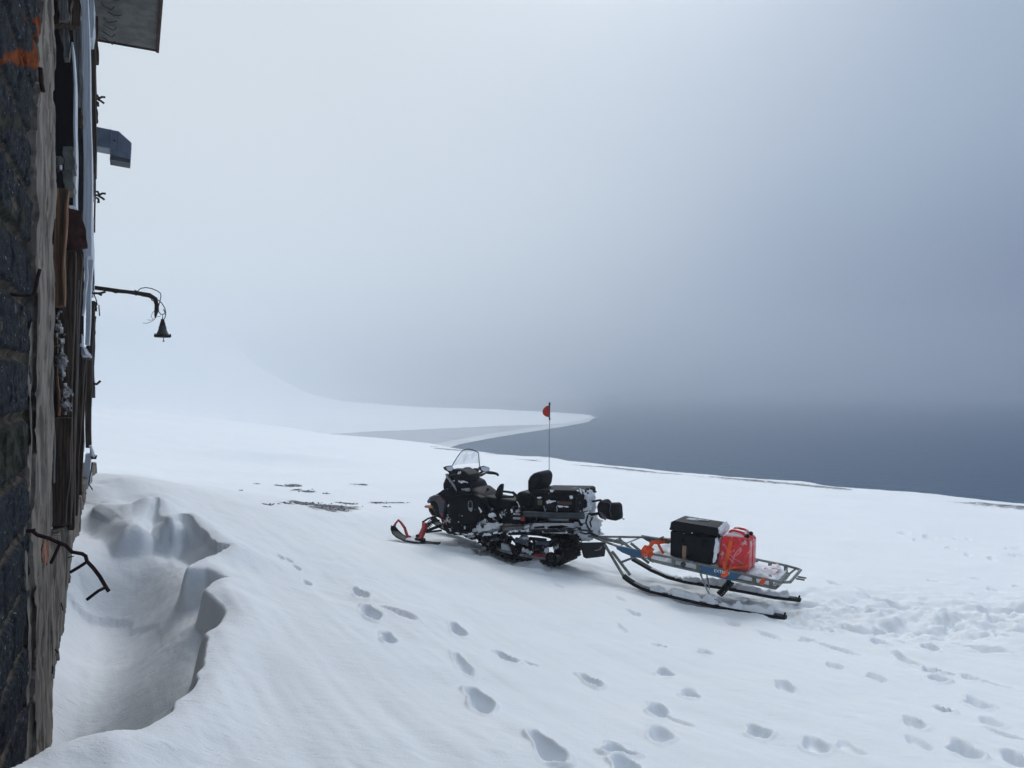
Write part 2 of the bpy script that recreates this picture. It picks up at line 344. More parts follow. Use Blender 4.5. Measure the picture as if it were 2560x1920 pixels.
# footprints
FP = []
def fp(u, v, L=.3, Wd=.13, dep=.07, ang=None):
    a = math.radians(-(ang if ang is not None else -50)); p = hit(u, v); q = hit(u + 14 * math.cos(a), v + 14 * math.sin(a)) - hit(u - 14 * math.cos(a), v - 14 * math.sin(a))
    FP.append((p[0], p[1], L * .78, Wd * .72, dep * 1.0, math.atan2(q[1], q[0])))
def z4(x, y): return (800 + .4973 * x, 1400 + .4973 * y)
def z5(x, y): return (1860 + .3737 * x, 1300 + .3737 * y)
for x, y, L, Wd, dp, an in [(205, 180, .4, .15, .09, -40), (255, 268, .42, .16, .09, -48), (390, 285, .5, .14, .05, -20), (350, 395, .42, .16, .09, -60), (693, 362, .34, .15, .10, -45),
        (710, 530, .6, .12, .055, -50), (945, 490, .34, .14, .08, -30), (1060, 512, .2, .1, .03, -30), (790, 710, .50, .17, .09, -48), (1150, 955, .46, .16, .10, -42),
        (1355, 597, .36, .14, .09, -35), (1495, 945, .27, .2, .09, -65), (1530, 1035, .22, .17, .07, -40), (1730, 558, .32, .16, .08, -50), (1860, 665, .34, .16, .08, -58), (1690, 735, .36, .17, .08, -60),
        (1790, 780, .35, .09, .03, -20), (1715, 860, .34, .17, .07, -65), (1705, 445, .2, .12, .07, -40), (1570, 275, .3, .14, .05, -30), (2190, 845, .3, .16, .035, -50), (1510, 350, .4, .1, .03, -40), (1200, 120, .35, .1, .03, -30), (1500, 200, .3, .12, .03, -30)]:
    fp(*z4(x, y), L, Wd, dp, an)
for x, y, L, Wd, dp, an in [(1060, 95, .5, .25, .07, 0), (1240, 118, .5, .3, .08, -40), (1160, 135, .4, .22, .06, -20), (1385, 185, .5, .25, .07, -50), (1510, 238, .45, .24, .07, -50), (1665, 268, .45, .24, .06, -50), (1820, 245, .6, .2, .07, 0),
        (1465, 128, .9, .12, .05, 0), (1800, 183, .9, .12, .05, 0), (1540, 370, .3, .15, .05, 0), (540, 745, .45, .16, .06, -40), (150, 770, .45, .16, .05, -25), (615, 860, .75, .14, .05, -15), (910, 825, .4, .2, .08, -50), (930, 720, .4, .25, .08, -30),
        (1230, 860, .42, .2, .11, -50), (1080, 930, .7, .15, .07, -28), (1270, 1005, .25, .16, .09, -45), (1310, 1060, .3, .17, .09, -65), (1540, 1055, .85, .15, .06, -12), (1560, 1235, .5, .18, .09, -55), (1325, 1275, .22, .13, .09, -20),
        (1160, 1500, .35, .16, .05, -45), (1460, 1540, .44, .19, .11, -58), (1830, 1615, .35, .2, .09, -40), (1750, 1460, .34, .13, .05, -20), (700, 1530, .34, .17, .03, -50), (70, 1390, .34, .14, .035, -45), (600, 430, .5, .16, .06, -30),
        (1350, 655, .4, .2, .09, -30), (1700, 630, .5, .25, .09, -30), (1760, 580, .45, .2, .08, -10), (800, 600, .5, .25, .07, -20), (1000, 540, .9, .2, .06, -10), (1550, 860, .8, .16, .05, -8), (1840, 440, .4, .2, .06, -30)]:
    fp(*z5(x, y), L, Wd, dp, an)
for u, v, an in ((2010, 1600, -50), (2090, 1668, -45), (2190, 1700, -55), (1960, 1730, -50), (2280, 1810, -45), (2420, 1690, -50), (2500, 1590, -30), (2380, 1560, -40), (2250, 1600, -40), (2120, 1560, -35), (2480, 1810, -50), (1760, 1640, -50), (1830, 1560, -30), (2040, 1860, -50), (2330, 1450, -30), (2480, 1470, -30)): fp(u, v, .34, .16, .06, an)
for u, v in ((742, 1418), (765, 1452), (700, 1395), (722, 1400)): fp(u, v, .26, .1, .04, -45)
TRAIL = np.array([M.world((1.3, 0, 0))[:2], M.world((.1, 0, 0))[:2], M.world((-1.2, 0, 0))[:2], M.world((-2.5, 0, 0))[:2], hit(2150, 1545)[:2], hit(2350, 1540)[:2], hit(2560, 1545)[:2], hit(2560, 1545)[:2] + np.array((8, 1.0))])
def dist_line(x, y, L):
    d = np.full(x.shape, 1e9); sgn = np.zeros(x.shape)
    for a, b in zip(L[:-1], L[1:]):
        e_ = b - a; wx = x - a[0]; wy = y - a[1]; t = np.clip((wx * e_[0] + wy * e_[1]) / (e_ @ e_ + 1e-9), 0, 1)
        dx = wx - e_[0] * t; dy = wy - e_[1] * t; q = np.hypot(dx, dy); cr_ = (e_[0] * wy - e_[1] * wx) / math.sqrt(e_ @ e_ + 1e-9)
        k = q < d; d = np.where(k, q, d); sgn = np.where(k, np.sign(cr_) * q, sgn)
    return sgn
def seapt(u, v): return atZ(u, v, SEA)[:2]
SPIT = [seapt(*p) for p in [(1486, 1043), (1440, 1034), (1369, 1030), (1233, 1023), (1052, 1018), (916, 1007), (781, 999)]] + [np.array((-2600, 1500)), np.array((-2600, 200)), np.array((-90, 130))] + \
       [seapt(*p) for p in [(800, 1086), (830, 1085), (1052, 1075), (1233, 1067), (1369, 1062), (1436, 1055), (1480, 1047)]]
def ground_h(x, y):
    z = base_h(x, y); r = np.hypot(x, y)
    # wind ripples and drifts
    near = np.exp(-(r / 60) ** 2)
    z = z + .035 * fbm(x * .55 + y * .12, y * .75 - x * .2, 4) * near + .25 * fbm(x * .05, y * .05, 3) * sstep(r, 25, 60)
    ca_, sa_ = math.cos(math.radians(-28)), math.sin(math.radians(-28)); al = x * ca_ + y * sa_; ac = -x * sa_ + y * ca_
    z = z + (.0035 * fbm(al * 1.6, ac * 7, 3) * (fbm(x * .5 + 7, y * .5, 2) + .5).clip(0) + .0012 * fbm(al * 7, ac * 26, 2)) * np.exp(-(r / 22) ** 2) * (1 + .8 * fbm(x * .4, y * .4, 2))
    p0, p1 = hit(620, 1400), hit(1150, 1900); a_ = math.atan2(p1[1] - p0[1], p1[0] - p0[0]); al = x * math.cos(a_) + y * math.sin(a_); ac = -x * math.sin(a_) + y * math.cos(a_)
    z = z + (.030 * fbm(al * .22, ac * 1.3, 3) + .010 * fbm(al * .5 + 5, ac * 4.5, 3)) * np.exp(-(r / 14) ** 2)
    k = (r < 26) & (y > 1)
    xx, yy, zz = x[k], y[k], z[k]
    # pit
    jx = .05 * fbm(xx * 2.3, yy * 2.3, 3); s_ = sdpoly(xx + jx, yy + .05 * fbm(xx * 2.1 + 9, yy * 2.1, 3), RIM)
    f_ = tps_eval(T1, xx, yy) + .012 * fbm(xx * 3, yy * 3, 4)
    cd_ = dist_line(xx + .02 * fbm(xx * 7, yy * 7, 3), yy + .02 * fbm(xx * 7 + 3, yy * 7, 3), CRACK)
    f_ = f_ + .030 * (sstep(cd_, -.012, .012) - .5) * np.exp(-np.abs(cd_) / .22)
    zz = zz + .05 * np.exp(-((s_ + .12) / .16) ** 2) * (s_ < .3)
    s2_ = sdpoly(xx, yy, RIM2); inn = sstep(s_ / (1 + 2.6 * sstep(yy, 6.6, 8.2)), -.015, .09); deep = sstep(s2_, -.1, .7); dk_ = .30 + .70 * deep
    tgt = f_ * dk_ + zz * (1 - dk_)
    f_ = f_; tgt = tgt + (.006 * fbm(xx * 9, yy * 9, 3) + .002 * fbm(xx * 28, yy * 28, 2)) * (1 - deep)
    zz = np.where(s_ > -.02, zz * (1 - inn) + np.minimum(tgt, zz) * inn, zz)
    for (u, v, h, rr) in ((381, 1295, .13, .25), (455, 1335, .08, .25), (262, 1283, .06, .25), (330, 1228, .14, .45), (400, 1262, .05, .5)):
        p = hit(u, v); q = np.hypot(xx - p[0], (yy - p[1]) * .8); zz = zz + h * np.exp(-(q / rr) ** 2) * (s_ < .06)
    # big soft drift ridge leaving the pit to the right
    p0 = hit(400, 1265)[:2]; p1 = hit(600, 1395)[:2]; q = dist_line(xx, yy, np.array([p0, p1])); zz = zz + .10 * np.exp(-(q / .35) ** 2) * (s_ < -.02)
    # churned sled trail
    td = dist_line(xx, yy, TRAIL); at_ = np.abs(td); mk = 1 - sstep(at_ + .15 * fbm(xx * 2, yy * 2, 2), .55, .95)
    calm = 1 - .75 * sstep(-xx, -3.0, -2.4) * (xx > .5)
    zz = zz + mk * calm * (-.03 + .055 * fbm(xx * 3.0, yy * 4.2, 4, .6)) - mk * .05 * np.exp(-((at_ - .42) / .06) ** 2)
    mk2 = (1 - sstep(at_, .8, 2.0)) * sstep(xx, 2.8, 4.5); zz = zz + mk2 * .04 * fbm(xx * 2.2, yy * 3.2, 4, .6)
    # snowmobile belly track and berm
    for (cx, cy, L, Wd, dp, an) in FP:
        kk = (np.abs(xx - cx) < L * 1.3) & (np.abs(yy - cy) < L * 1.3)
        if not kk.any(): continue
        dx, dy = xx[kk] - cx, yy[kk] - cy; a = dx * math.cos(an) + dy * math.sin(an); b = -dx * math.sin(an) + dy * math.cos(an)
        a = a + .02 * fbm(xx[kk] * 5, yy[kk] * 5, 2); b = b + .02 * fbm(xx[kk] * 5 + 4, yy[kk] * 5, 2)
        q = np.sqrt((a / (L / 2)) ** 2 + (b / (Wd / 2 * (1 + .25 * np.sin(a / L * 6)))) ** 2)
        zz[kk] += -dp * (1 - sstep(q, .60, 1.06)) * (1 + .35 * a / L) + dp * .14 * np.exp(-((q - 1.22) / .16) ** 2) * (1 + fbm(xx[kk] * 9, yy[kk] * 9, 2)) + .012 * fbm(xx[kk] * 14, yy[kk] * 14, 2) * (1 - sstep(q, .4, .9))
    z[k] = zz
    # distant ripple mound
    p = hit(690, 1158); z = z + .35 * np.exp(-((x - p[0]) / 3.0) ** 2 - ((y - p[1]) / 1.2) ** 2) * (y < p[1] + .3)
    # cliff down to the shore
    e_ = sdpoly(x, y, EPOLY) if x.size < 5e6 else 0
    e_ = e_ + .8 * fbm(x * .25, y * .25, 3)
    z = z + np.where(e_ < 3, -.42 * np.maximum(0, 3 - e_) ** 1.0 * sstep(3 - e_, 0, 6), 0)
    for (u, v, h, rr) in ((2030, 1206, .14, 1.3), (1365, 1141, .12, 1.0)):
        p = hit(u, v + 2); z = z + h * np.exp(-((x - p[0]) ** 2 + (y - p[1]) ** 2) / rr ** 2)
    z = np.maximum(z, SEA - 3)
    # spit and the low mainland
    sp_ = sdpoly(x, y, SPIT) + 3 * fbm(x * .03, y * .03, 3)
    lowl = SEA - 3 + 3.1 * sstep(sp_, -12, 1) + .9 * sstep(sp_, 0, 30) + .6 * fbm(x * .02, y * .02, 3) * sstep(sp_, 10, 60)
    hill = 92 * np.exp(-((x + 460) / 200) ** 2 - ((y - 1020) / 200) ** 2) + 45 * np.exp(-((x + 830) / 320) ** 2 - ((y - 980) / 300) ** 2) + 22 * np.exp(-((x + 230) / 260) ** 2 - ((y - 880) / 160) ** 2)
    hill = hill * (1 + .12 * fbm(x * .012, y * .012, 4)) * (sp_ > 0) * sstep(sp_, 10, 150)
    return np.maximum(z, lowl + hill)
az1 = np.concatenate([np.linspace(-180, -60, 40, endpoint=False), np.linspace(-60, -36, 40, endpoint=False), np.linspace(-36, 36, 780, endpoint=False), np.linspace(36, 60, 40, endpoint=False), np.linspace(60, 180, 40, endpoint=False)])
az = np.radians(az1)
rs = [.25]
while rs[-1] < 4900: rs.append(rs[-1] * (1.05 if rs[-1] < 2.2 else 1.0042 if rs[-1] < 13 else 1.008 if rs[-1] < 30 else 1.012 if rs[-1] < 1500 else 1.05))
rs = np.array(rs); na, nr = len(az), len(rs)
A_, R_ = np.meshgrid(az, rs); GX = R_ * np.sin(A_); GY = R_ * np.cos(A_)
GZ = ground_h(GX.ravel(), GY.ravel())
gv = np.c_[GX.ravel(), GY.ravel(), GZ]; gv = np.r_[gv, [[0, 0, GZ[0]]]]
i = np.arange(nr - 1)[:, None] * na; j = np.arange(na)[None]; j2 = (j + 1) % na
quads = np.stack([i + j, i + j2, i + na + j2, i + na + j], -1).reshape(-1, 4)[:, ::-1]
me = bpy.data.meshes.new('snow_ground'); me.vertices.add(len(gv)); me.vertices.foreach_set('co', gv.ravel().astype(np.float32))
ntri = na; me.loops.add(len(quads) * 4 + ntri * 3); me.polygons.add(len(quads) + ntri)
tri = np.stack([np.full(na, len(gv) - 1), (np.arange(na) + 1) % na, np.arange(na)], -1)
me.loops.foreach_set('vertex_index', np.r_[quads.ravel(), tri.ravel()].astype(np.int32))
st = np.r_[np.arange(len(quads)) * 4, len(quads) * 4 + np.arange(ntri) * 3]
me.polygons.foreach_set('loop_start', st.astype(np.int32)); me.update(calc_edges=True); me.validate(); me.shade_smooth()
# gravel mask
gm = np.zeros(len(gv)); GPATCH = []
def c8(x, y): return (200 + .4069 * x, 900 + .4069 * y)
for (x, y, du, dv_) in ((1225, 768, 40, 5), (1310, 768, 55, 13), (1330, 800, 25, 12), (1400, 810, 55, 9), (1515, 823, 35, 5), (1560, 905, 150, 32), (1400, 885, 130, 12), (1640, 870, 90, 6), (1830, 870, 70, 5), (1930, 874, 90, 5), (1150, 878, 45, 4),
                        (1085, 762, 30, 3), (1720, 766, 70, 4), (1880, 898, 40, 3), (990, 808, 15, 3), (1270, 880, 60, 6)):
    GPATCH.append((*c8(x, y), du * .4069, dv_ * .4069))
GPATCH += [(1360, 1141, 45, 3), (1560, 1160, 75, 3.5), (1640, 1170, 50, 2), (1760, 1180, 60, 1.5), (2035, 1206, 42, 4), (1480, 1150, 50, 2), (1250, 1131, 40, 1.2), (2350, 1232, 60, 1.2), (2500, 1246, 40, 1)]
for (u, v, du, dv_) in GPATCH:
    p = hit(u, v); q0 = hit(u, v - dv_); q1 = hit(u, v + dv_); ry = max(.06, abs(q0[1] - q1[1]) / 2); rx = du * p[1] / FPX
    if v < 1190 or (v < 1250 and u > 1800): ry = min(ry, 2.0)
    q = np.sqrt(((gv[:, 0] - p[0]) / rx / 1.35) ** 2 + ((gv[:, 1] - p[1]) / ry / 1.3) ** 2); gm = np.maximum(gm, 1 - sstep(q, .3, 1.25))
ed = sdpoly(gv[:, 0], gv[:, 1], EPOLY); ed = ed + .8 * fbm(gv[:, 0] * .25, gv[:, 1] * .25, 3)
gm = np.maximum(gm, (gv[:, 0] > -5) * np.exp(-((ed - 4.5) / 2.2) ** 2) * sstep(fbm(gv[:, 0] * .22, gv[:, 1] * .22 + 3, 3), -.05, .25) * .9)
at = me.attributes.new('gravel', 'FLOAT', 'POINT'); at.data.foreach_set('value', gm.astype(np.float32))
sm = bpy.data.materials.new('snow'); sm.use_nodes = True; nt = sm.node_tree; b = nt.nodes['Principled BSDF']
tc = N('ShaderNodeTexCoord')
def noise(scale, detail=5, rough=.5, st=None, rot=0):
    mp = N('ShaderNodeMapping'); nt.links.new(tc.outputs['Object'], mp.inputs[0])
    if st: mp.inputs['Scale'].default_value = st
    mp.inputs['Rotation'].default_value = (0, 0, rot)
    n = N('ShaderNodeTexNoise'); nt.links.new(mp.outputs[0], n.inputs['Vector']); n.inputs['Scale'].default_value = scale; n.inputs['Detail'].default_value = detail; n.inputs['Roughness'].default_value = rough
    return n.outputs['Fac']
ga = N('ShaderNodeAttribute', attribute_name='gravel')
gn = noise(5.5, 8, .8, (.7, 1.3, 1))
gsum = mth('ADD', mth('MULTIPLY', ga.outputs['Fac'], .40), mth('MULTIPLY', gn, .95))
gmask = mth('MULTIPLY', smooth(gsum, .74, .82), smooth(ga.outputs['Fac'], .02, .2))
spk = noise(9, 3, .6); sm_ = noise(.6, 3)
mix1 = N('ShaderNodeMix', data_type='RGBA'); nt.links.new(smooth(sm_, .3, .7), mix1.inputs[0]); mix1.inputs[6].default_value = (.85, .89, .935, 1); mix1.inputs[7].default_value = (.872, .905, .945, 1)
gcol = N('ShaderNodeMix', data_type='RGBA'); nt.links.new(spk, gcol.inputs[0]); gcol.inputs[6].default_value = (.012, .012, .024, 1); gcol.inputs[7].default_value = (.06, .058, .085, 1)
mix2 = N('ShaderNodeMix', data_type='RGBA'); nt.links.new(gmask, mix2.inputs[0]); nt.links.new(mix1.outputs[2], mix2.inputs[6]); nt.links.new(gcol.outputs[2], mix2.inputs[7])
nt.links.new(mix2.outputs[2], b.inputs['Base Color']); b.inputs['Roughness'].default_value = .62; b.inputs['Specular IOR Level'].default_value = .25
hh = mth('ADD', mth('MULTIPLY', noise(5, 6, .6, (1, 3.2, 1), math.radians(28)), .5), mth('MULTIPLY', noise(55, 4, .7), .2))
pits = mth('MULTIPLY', smooth(noise(9, 4, .65, (1, 4.5, 1), math.radians(62)), .60, .72), smooth(noise(.7, 2, .5), .42, .6))
hh = mth('SUBTRACT', hh, mth('MULTIPLY', pits, .55))
bp = N('ShaderNodeBump'); nt.links.new(hh, bp.inputs['Height']); bp.inputs['Strength'].default_value = .45; bp.inputs['Distance'].default_value = .03
nt.links.new(bp.outputs[0], b.inputs['Normal'])
ground = struct('snow_ground', me, sm)
# pebbles in the bare patches
mb = MB()
for (u, v, du, dv_) in GPATCH:
    if v > 1300 or u > 1100: continue
    for k in range(int(3 + du * .5)):
        p = hit(u + random.gauss(0, du * .45), v + random.gauss(0, dv_ * .45)); r = random.uniform(.008, .02)
        mb.lathe((p[0], p[1], float(ground_h(np.array([p[0]]), np.array([p[1]]))[0]) + r * .1), [(r * .5, -r * .4), (r, 0), (r * .7, r * .5), (r * .1, r * .7)], (random.uniform(-.3, .3), random.uniform(-.3, .3), 1), 6)
tag(obj('gravel', mb, STONE), 'dark loose gravel scattered over the bare patches in the snow left of the snowmobile', 'gravel', kind='stuff')
# ================================================================== WATER
def quadmesh(name, pts):
    me = bpy.data.meshes.new(name); me.from_pydata(pts, [], [tuple(range(len(pts)))]); return me
wm = bpy.data.materials.new('sea water'); wm.use_nodes = True; nt = wm.node_tree; b = nt.nodes['Principled BSDF']
b.inputs['Base Color'].default_value = (.004, .055, .135, 1); b.inputs['Roughness'].default_value = .3; b.inputs['IOR'].default_value = 1.33; b.inputs['Specular IOR Level'].default_value = .15
tc = N('ShaderNodeTexCoord'); hh = mth('ADD', noise(.35, 5, .6, (1, 1.8, 1)), mth('MULTIPLY', noise(2.0, 4, .6, (1, 1.6, 1)), .3))
bp = N('ShaderNodeBump'); nt.links.new(hh, bp.inputs['Height']); bp.inputs['Strength'].default_value = .9; bp.inputs['Distance'].default_value = .9; nt.links.new(bp.outputs[0], b.inputs['Normal'])
struct('sea_water', quadmesh('sea_water', [(-4900, -4900, SEA), (4900, -4900, SEA), (4900, 4900, SEA), (-4900, 4900, SEA)]), wm)
im = bpy.data.materials.new('slush ice'); im.use_nodes = True; nt = im.node_tree; b = nt.nodes['Principled BSDF']
tc = N('ShaderNodeTexCoord'); f1 = smooth(noise(.05, 6, .6, (.6, 2.0, 1)), .56, .66)
mixi = N('ShaderNodeMix', data_type='RGBA'); nt.links.new(f1, mixi.inputs[0]); mixi.inputs[6].default_value = (.40, .44, .50, 1); mixi.inputs[7].default_value = (.25, .30, .38, 1)
nt.links.new(mixi.outputs[2], b.inputs['Base Color']); b.inputs['Roughness'].default_value = .5
def seapts(l, dz): return [tuple(seapt(*p)) + (SEA + dz,) for p in l]
struct('slush_ice', quadmesh('slush_ice', seapts([(760, 1105), (790, 1084), (1052, 1072), (1233, 1064), (1400, 1058), (1486, 1047), (1450, 1060), (1380, 1070), (1290, 1084), (1200, 1099), (1120, 1117), (1060, 1125), (760, 1125)], .06)), im)
ib = mat('white ice band', (.58, .62, .66), .7, scale=.2, stretch=(.4, 1, 1), col2=(.72, .75, .79))
struct('ice_edge', quadmesh('ice_edge', seapts([(1490, 1043), (1470, 1056), (1400, 1069), (1310, 1083), (1220, 1098), (1150, 1112), (1110, 1125), (1040, 1125), (1075, 1112), (1140, 1100), (1215, 1087), (1300, 1074), (1380, 1063), (1440, 1053)], .12)), ib)
# ================================================================== HAZE
hz = MB().box((-5200, -5200, SEA - 4), (5200, 5200, ZC + 105)); hm = bpy.data.materials.new('haze'); hm.use_nodes = True; t = hm.node_tree; t.nodes.remove(t.nodes['Principled BSDF'])
pv = t.nodes.new('ShaderNodeVolumePrincipled'); pv.inputs['Density'].default_value = .0024; pv.inputs['Color'].default_value = (.950, .973, 1, 1); pv.inputs['Anisotropy'].default_value = .91
t.links.new(pv.outputs[0], t.nodes['Material Output'].inputs['Volume'])
ho = obj('haze', hz, hm, smooth=False); ho['kind'] = 'stuff'; ho['label'] = 'pale blowing snow haze over the bay'; ho['category'] = 'haze'
#@@OBJECTS
# ================================================================== BUILDING
bl = thing('stone_building', W, 'ruined building of dark blocks and peeling boards at the left edge', 'building')
def tW(u, off=0): return W.py(u, 960, -off)[0]
# block masonry, as a displaced sheet with mortar joints
ts = np.arange(.35, 5.62, .016); zs = np.arange(-1.6, 6.9, .016); TT, ZZ = np.meshgrid(ts, zs, indexing='ij')
row_h = .306; zoff = ZC + .165; rz = (ZZ - zoff) / row_h; wob = .02 * fbm(TT * 1.6, ZZ * 1.1, 2); rr_ = rz + wob; ri = np.floor(rr_); fr_ = rr_ - ri
bw = .62; ru = TT / bw + .5 * (ri % 2) + .22 * np.sin(ri * 12.9); fu = ru - np.floor(ru)
dj = np.minimum(np.minimum(fr_, 1 - fr_) * row_h, np.minimum(fu, 1 - fu) * bw)
mw = .020 + .006 * (fbm(TT * 5, ZZ * 5, 3)); blk = sstep(dj, mw * .4, mw + .022)
hgt = blk * (.034 + .008 * fbm(TT * 6, ZZ * 6, 4)) + .006 * fbm(TT * 16, ZZ * 16, 4)
V = np.stack([TT, -(hgt - .03), ZZ], -1).reshape(-1, 3); n2 = len(zs)
ii, jj = np.meshgrid(np.arange(len(ts) - 1), np.arange(n2 - 1), indexing='ij'); q = np.stack([ii * n2 + jj, (ii + 1) * n2 + jj, (ii + 1) * n2 + jj + 1, ii * n2 + jj + 1], -1).reshape(-1, 4)
me = bpy.data.meshes.new('block_wall'); me.from_pydata(V.tolist(), [], q.tolist()); me.shade_smooth()
bmk = blk.ravel(); a_ = me.attributes.new('block', 'FLOAT', 'POINT'); a_.data.foreach_set('value', bmk.astype(np.float32))
bid = (np.sin(ri * 127.1 + np.floor(ru) * 311.7) * 43758.5) % 1.0; a_ = me.attributes.new('tone', 'FLOAT', 'POINT'); a_.data.foreach_set('value', bid.ravel().astype(np.float32))
cem = np.zeros(TT.shape); brk = np.zeros(TT.shape)
def spot(arr, pts, off=0.0, soft=.05):
    P = np.array([W.py(u, v, -off)[::2] for u, v in pts]); s_ = sdpoly(TT, ZZ, P) + .03 * fbm(TT * 7, ZZ * 7, 3); np.maximum(arr, sstep(s_, -soft / 2, soft / 2), out=arr)
spot(brk, [(8, 150), (45, 128), (78, 122), (80, 95), (100, 92), (106, 130), (102, 180), (85, 172), (45, 152)], soft=.02); spot(brk, [(62, 42), (98, 38), (98, 58), (90, 66), (72, 55)], soft=.02)
spot(cem, [(-30, 1062), (75, 1055), (70, 1130), (45, 1195), (-30, 1200)]); spot(cem, [(-30, 285), (60, 290), (50, 330), (-30, 322)]); spot(cem, [(-20, 520), (65, 530), (66, 560), (-20, 575)])
me.attributes.new('cement', 'FLOAT', 'POINT').data.foreach_set('value', cem.ravel().astype(np.float32)); me.attributes.new('brick', 'FLOAT', 'POINT').data.foreach_set('value', brk.ravel().astype(np.float32))
bmz = bpy.data.materials.new('block masonry'); bmz.use_nodes = True; nt = bmz.node_tree; b = nt.nodes['Principled BSDF']; tc = N('ShaderNodeTexCoord')
def attr(nm): return N('ShaderNodeAttribute', attribute_name=nm).outputs['Fac']
def mixc(f, a, c):
    n = N('ShaderNodeMix', data_type='RGBA'); nt.links.new(f, n.inputs[0])
    for k, x in ((6, a), (7, c)):
        if isinstance(x, tuple): n.inputs[k].default_value = x + (1,)
        else: nt.links.new(x, n.inputs[k])
    return n.outputs[2]
c_b = mixc(smooth(noise(26, 6, .7), .35, .65), (.010, .012, .017), (.058, .066, .080)); c_b = mixc(mth('MULTIPLY', attr('tone'), .45), c_b, (.03, .034, .042))
c_b = mixc(smooth(noise(42, 3, .6), .665, .70), c_b, (.30, .33, .37))
c_m = mixc(smooth(noise(9, 6, .7), .35, .65), (.05, .046, .04), (.16, .138, .108)); c_ = mixc(smooth(attr('block'), .25, .75), c_m, c_b)
c_ = mixc(smooth(noise(6, 5, .6), .60, .68), c_, c_m); c_ = mixc(attr('cement'), c_, mixc(smooth(noise(12, 5, .6), .4, .6), (.025, .028, .024), (.06, .06, .048)))
c_ = mixc(attr('brick'), c_, mixc(smooth(noise(10, 5, .6), .3, .7), (.10, .025, .01), (.34, .085, .02))); c_ = mixc(smooth(noise(7.5, 7, .72), .70, .72), c_, (.6, .64, .7))
nt.links.new(c_, b.inputs['Base Color']); b.inputs['Roughness'].default_value = .9; b.inputs['Specular IOR Level'].default_value = .03
bp = N('ShaderNodeBump'); nt.links.new(mth('ADD', noise(35, 8, .75), mth('MULTIPLY', noise(110, 3, .6), .5)), bp.inputs['Height']); bp.inputs['Strength'].default_value = 1; bp.inputs['Distance'].default_value = .018; nt.links.new(bp.outputs[0], b.inputs['Normal'])
me.materials.append(bmz); o = bpy.data.objects.new('block_wall', me); COL.objects.link(o); o.parent = bl
# rear wall behind the openings, painted near black as the shade inside them
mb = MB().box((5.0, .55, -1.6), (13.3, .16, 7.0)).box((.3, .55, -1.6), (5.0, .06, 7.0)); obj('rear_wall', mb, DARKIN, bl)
# plaster jamb and the wall below the opening
ts = np.arange(tW(60), tW(142, .03) + .001, .02); zs = np.arange(-1.5, 6.9, .02)
def plaster(tt0, tt1, z0, z1, name, off=.035, edge=True):
    ts = np.linspace(tt0, tt1, max(3, int((tt1 - tt0) / .02))); zs = np.linspace(z0, z1, int((z1 - z0) / .02)); T_, Z_ = np.meshgrid(ts, zs, indexing='ij')
    if name == 'plaster_band':
        tA = np.interp(Z_, [W.py(80, 760, 0)[2], W.py(92, 400, 0)[2], W.py(106, 120, 0)[2]], [tt0, tW(92, .03), tW(107, .03)]); T_ = tt1 - (tt1 - tA) * (tt1 - T_) / (tt1 - tt0)
    hh = off + .018 * fbm(T_ * 2.2, Z_ * 1.1, 4) + .008 * fbm(T_ * 12, Z_ * 4, 3) - .009 * sstep(fbm(T_ * 13, Z_ * 5 + 7, 4), .12, .25)
    # ragged near edge and worn far edge
    T2 = T_ + (np.arange(len(ts))[:, None] < 1) * (.10 * fbm(Z_ * 2.5, Z_ * 0, 5, .6)) + (tt1 - T_ < .03) * .015 * fbm(Z_ * 3.1, Z_ * 0 + 4, 3)
    n2 = len(zs); mb = MB(); mb.v = [tuple(p) for p in np.stack([T2, -hh, Z_], -1).reshape(-1, 3).tolist()]
    for i in range(len(ts) - 1):
        for j in range(n2 - 1): mb.f.append((i * n2 + j, (i + 1) * n2 + j, (i + 1) * n2 + j + 1, i * n2 + j + 1))
    k = len(mb.v)        # side returns
    for i, sgn in ((0, 1), (len(ts) - 1, -1)):
        k = len(mb.v)
        for j in range(n2): mb.v.append((T2[i, j], .14, Z_[i, j]))
        for j in range(n2 - 1): mb.f.append((i * n2 + j, i * n2 + j + 1, k + j + 1, k + j))
    if not edge:
        j = n2 - 1; k = len(mb.v)
        for i in range(len(ts)): mb.v.append((T2[i, j], .14, Z_[i, j]))
        for i in range(len(ts) - 1): mb.f.append((i * n2 + j, (i + 1) * n2 + j, k + i + 1, k + i))
    return obj(name, mb, PLAST, bl)
zsill = W.py(160, 1322, -.035)[2]
plaster(tW(74), tW(133, .035), -1.5, 6.9, 'plaster_band')
plaster(tW(133, .035) + .01, 12.95, -1.5, zsill, 'sill_wall', .034, edge=False)
plaster(tW(68), tW(86), -1.4, W.py(70, 800, 0)[2], 'mortar_fillet', .012)
def board(name, m, u0, u1, v0, v1, t0, dt=.5, u0b=None, u1b=None, bev=.004, parent=None, skew=0):
    u0b = u0 if u0b is None else u0b; u1b = u1 if u1b is None else u1b
    A = [W.px(u0, v0, t0), W.px(u1, v0 + skew, t0), W.px(u1b, v1, t0), W.px(u0b, v1 + skew, t0)]
    n = 9; loops = []
    for k in range(n):      # slight warp along the length
        f = k / (n - 1); wz = .006 * math.sin(f * 5 + u0) + .004 * math.sin(f * 13 + u1)
        a = [A[0][i] * (1 - f) + A[3][i] * f for i in range(3)]; c = [A[1][i] * (1 - f) + A[2][i] * f for i in range(3)]
        loops.append([(a[0], a[1] + wz, a[2]), (c[0], c[1] + wz, c[2]), (c[0] + dt, c[1] + wz, c[2]), (a[0] + dt, a[1] + wz, a[2])])
    return obj(name, MB().lofts(loops), m, parent or bl, bevel=bev)
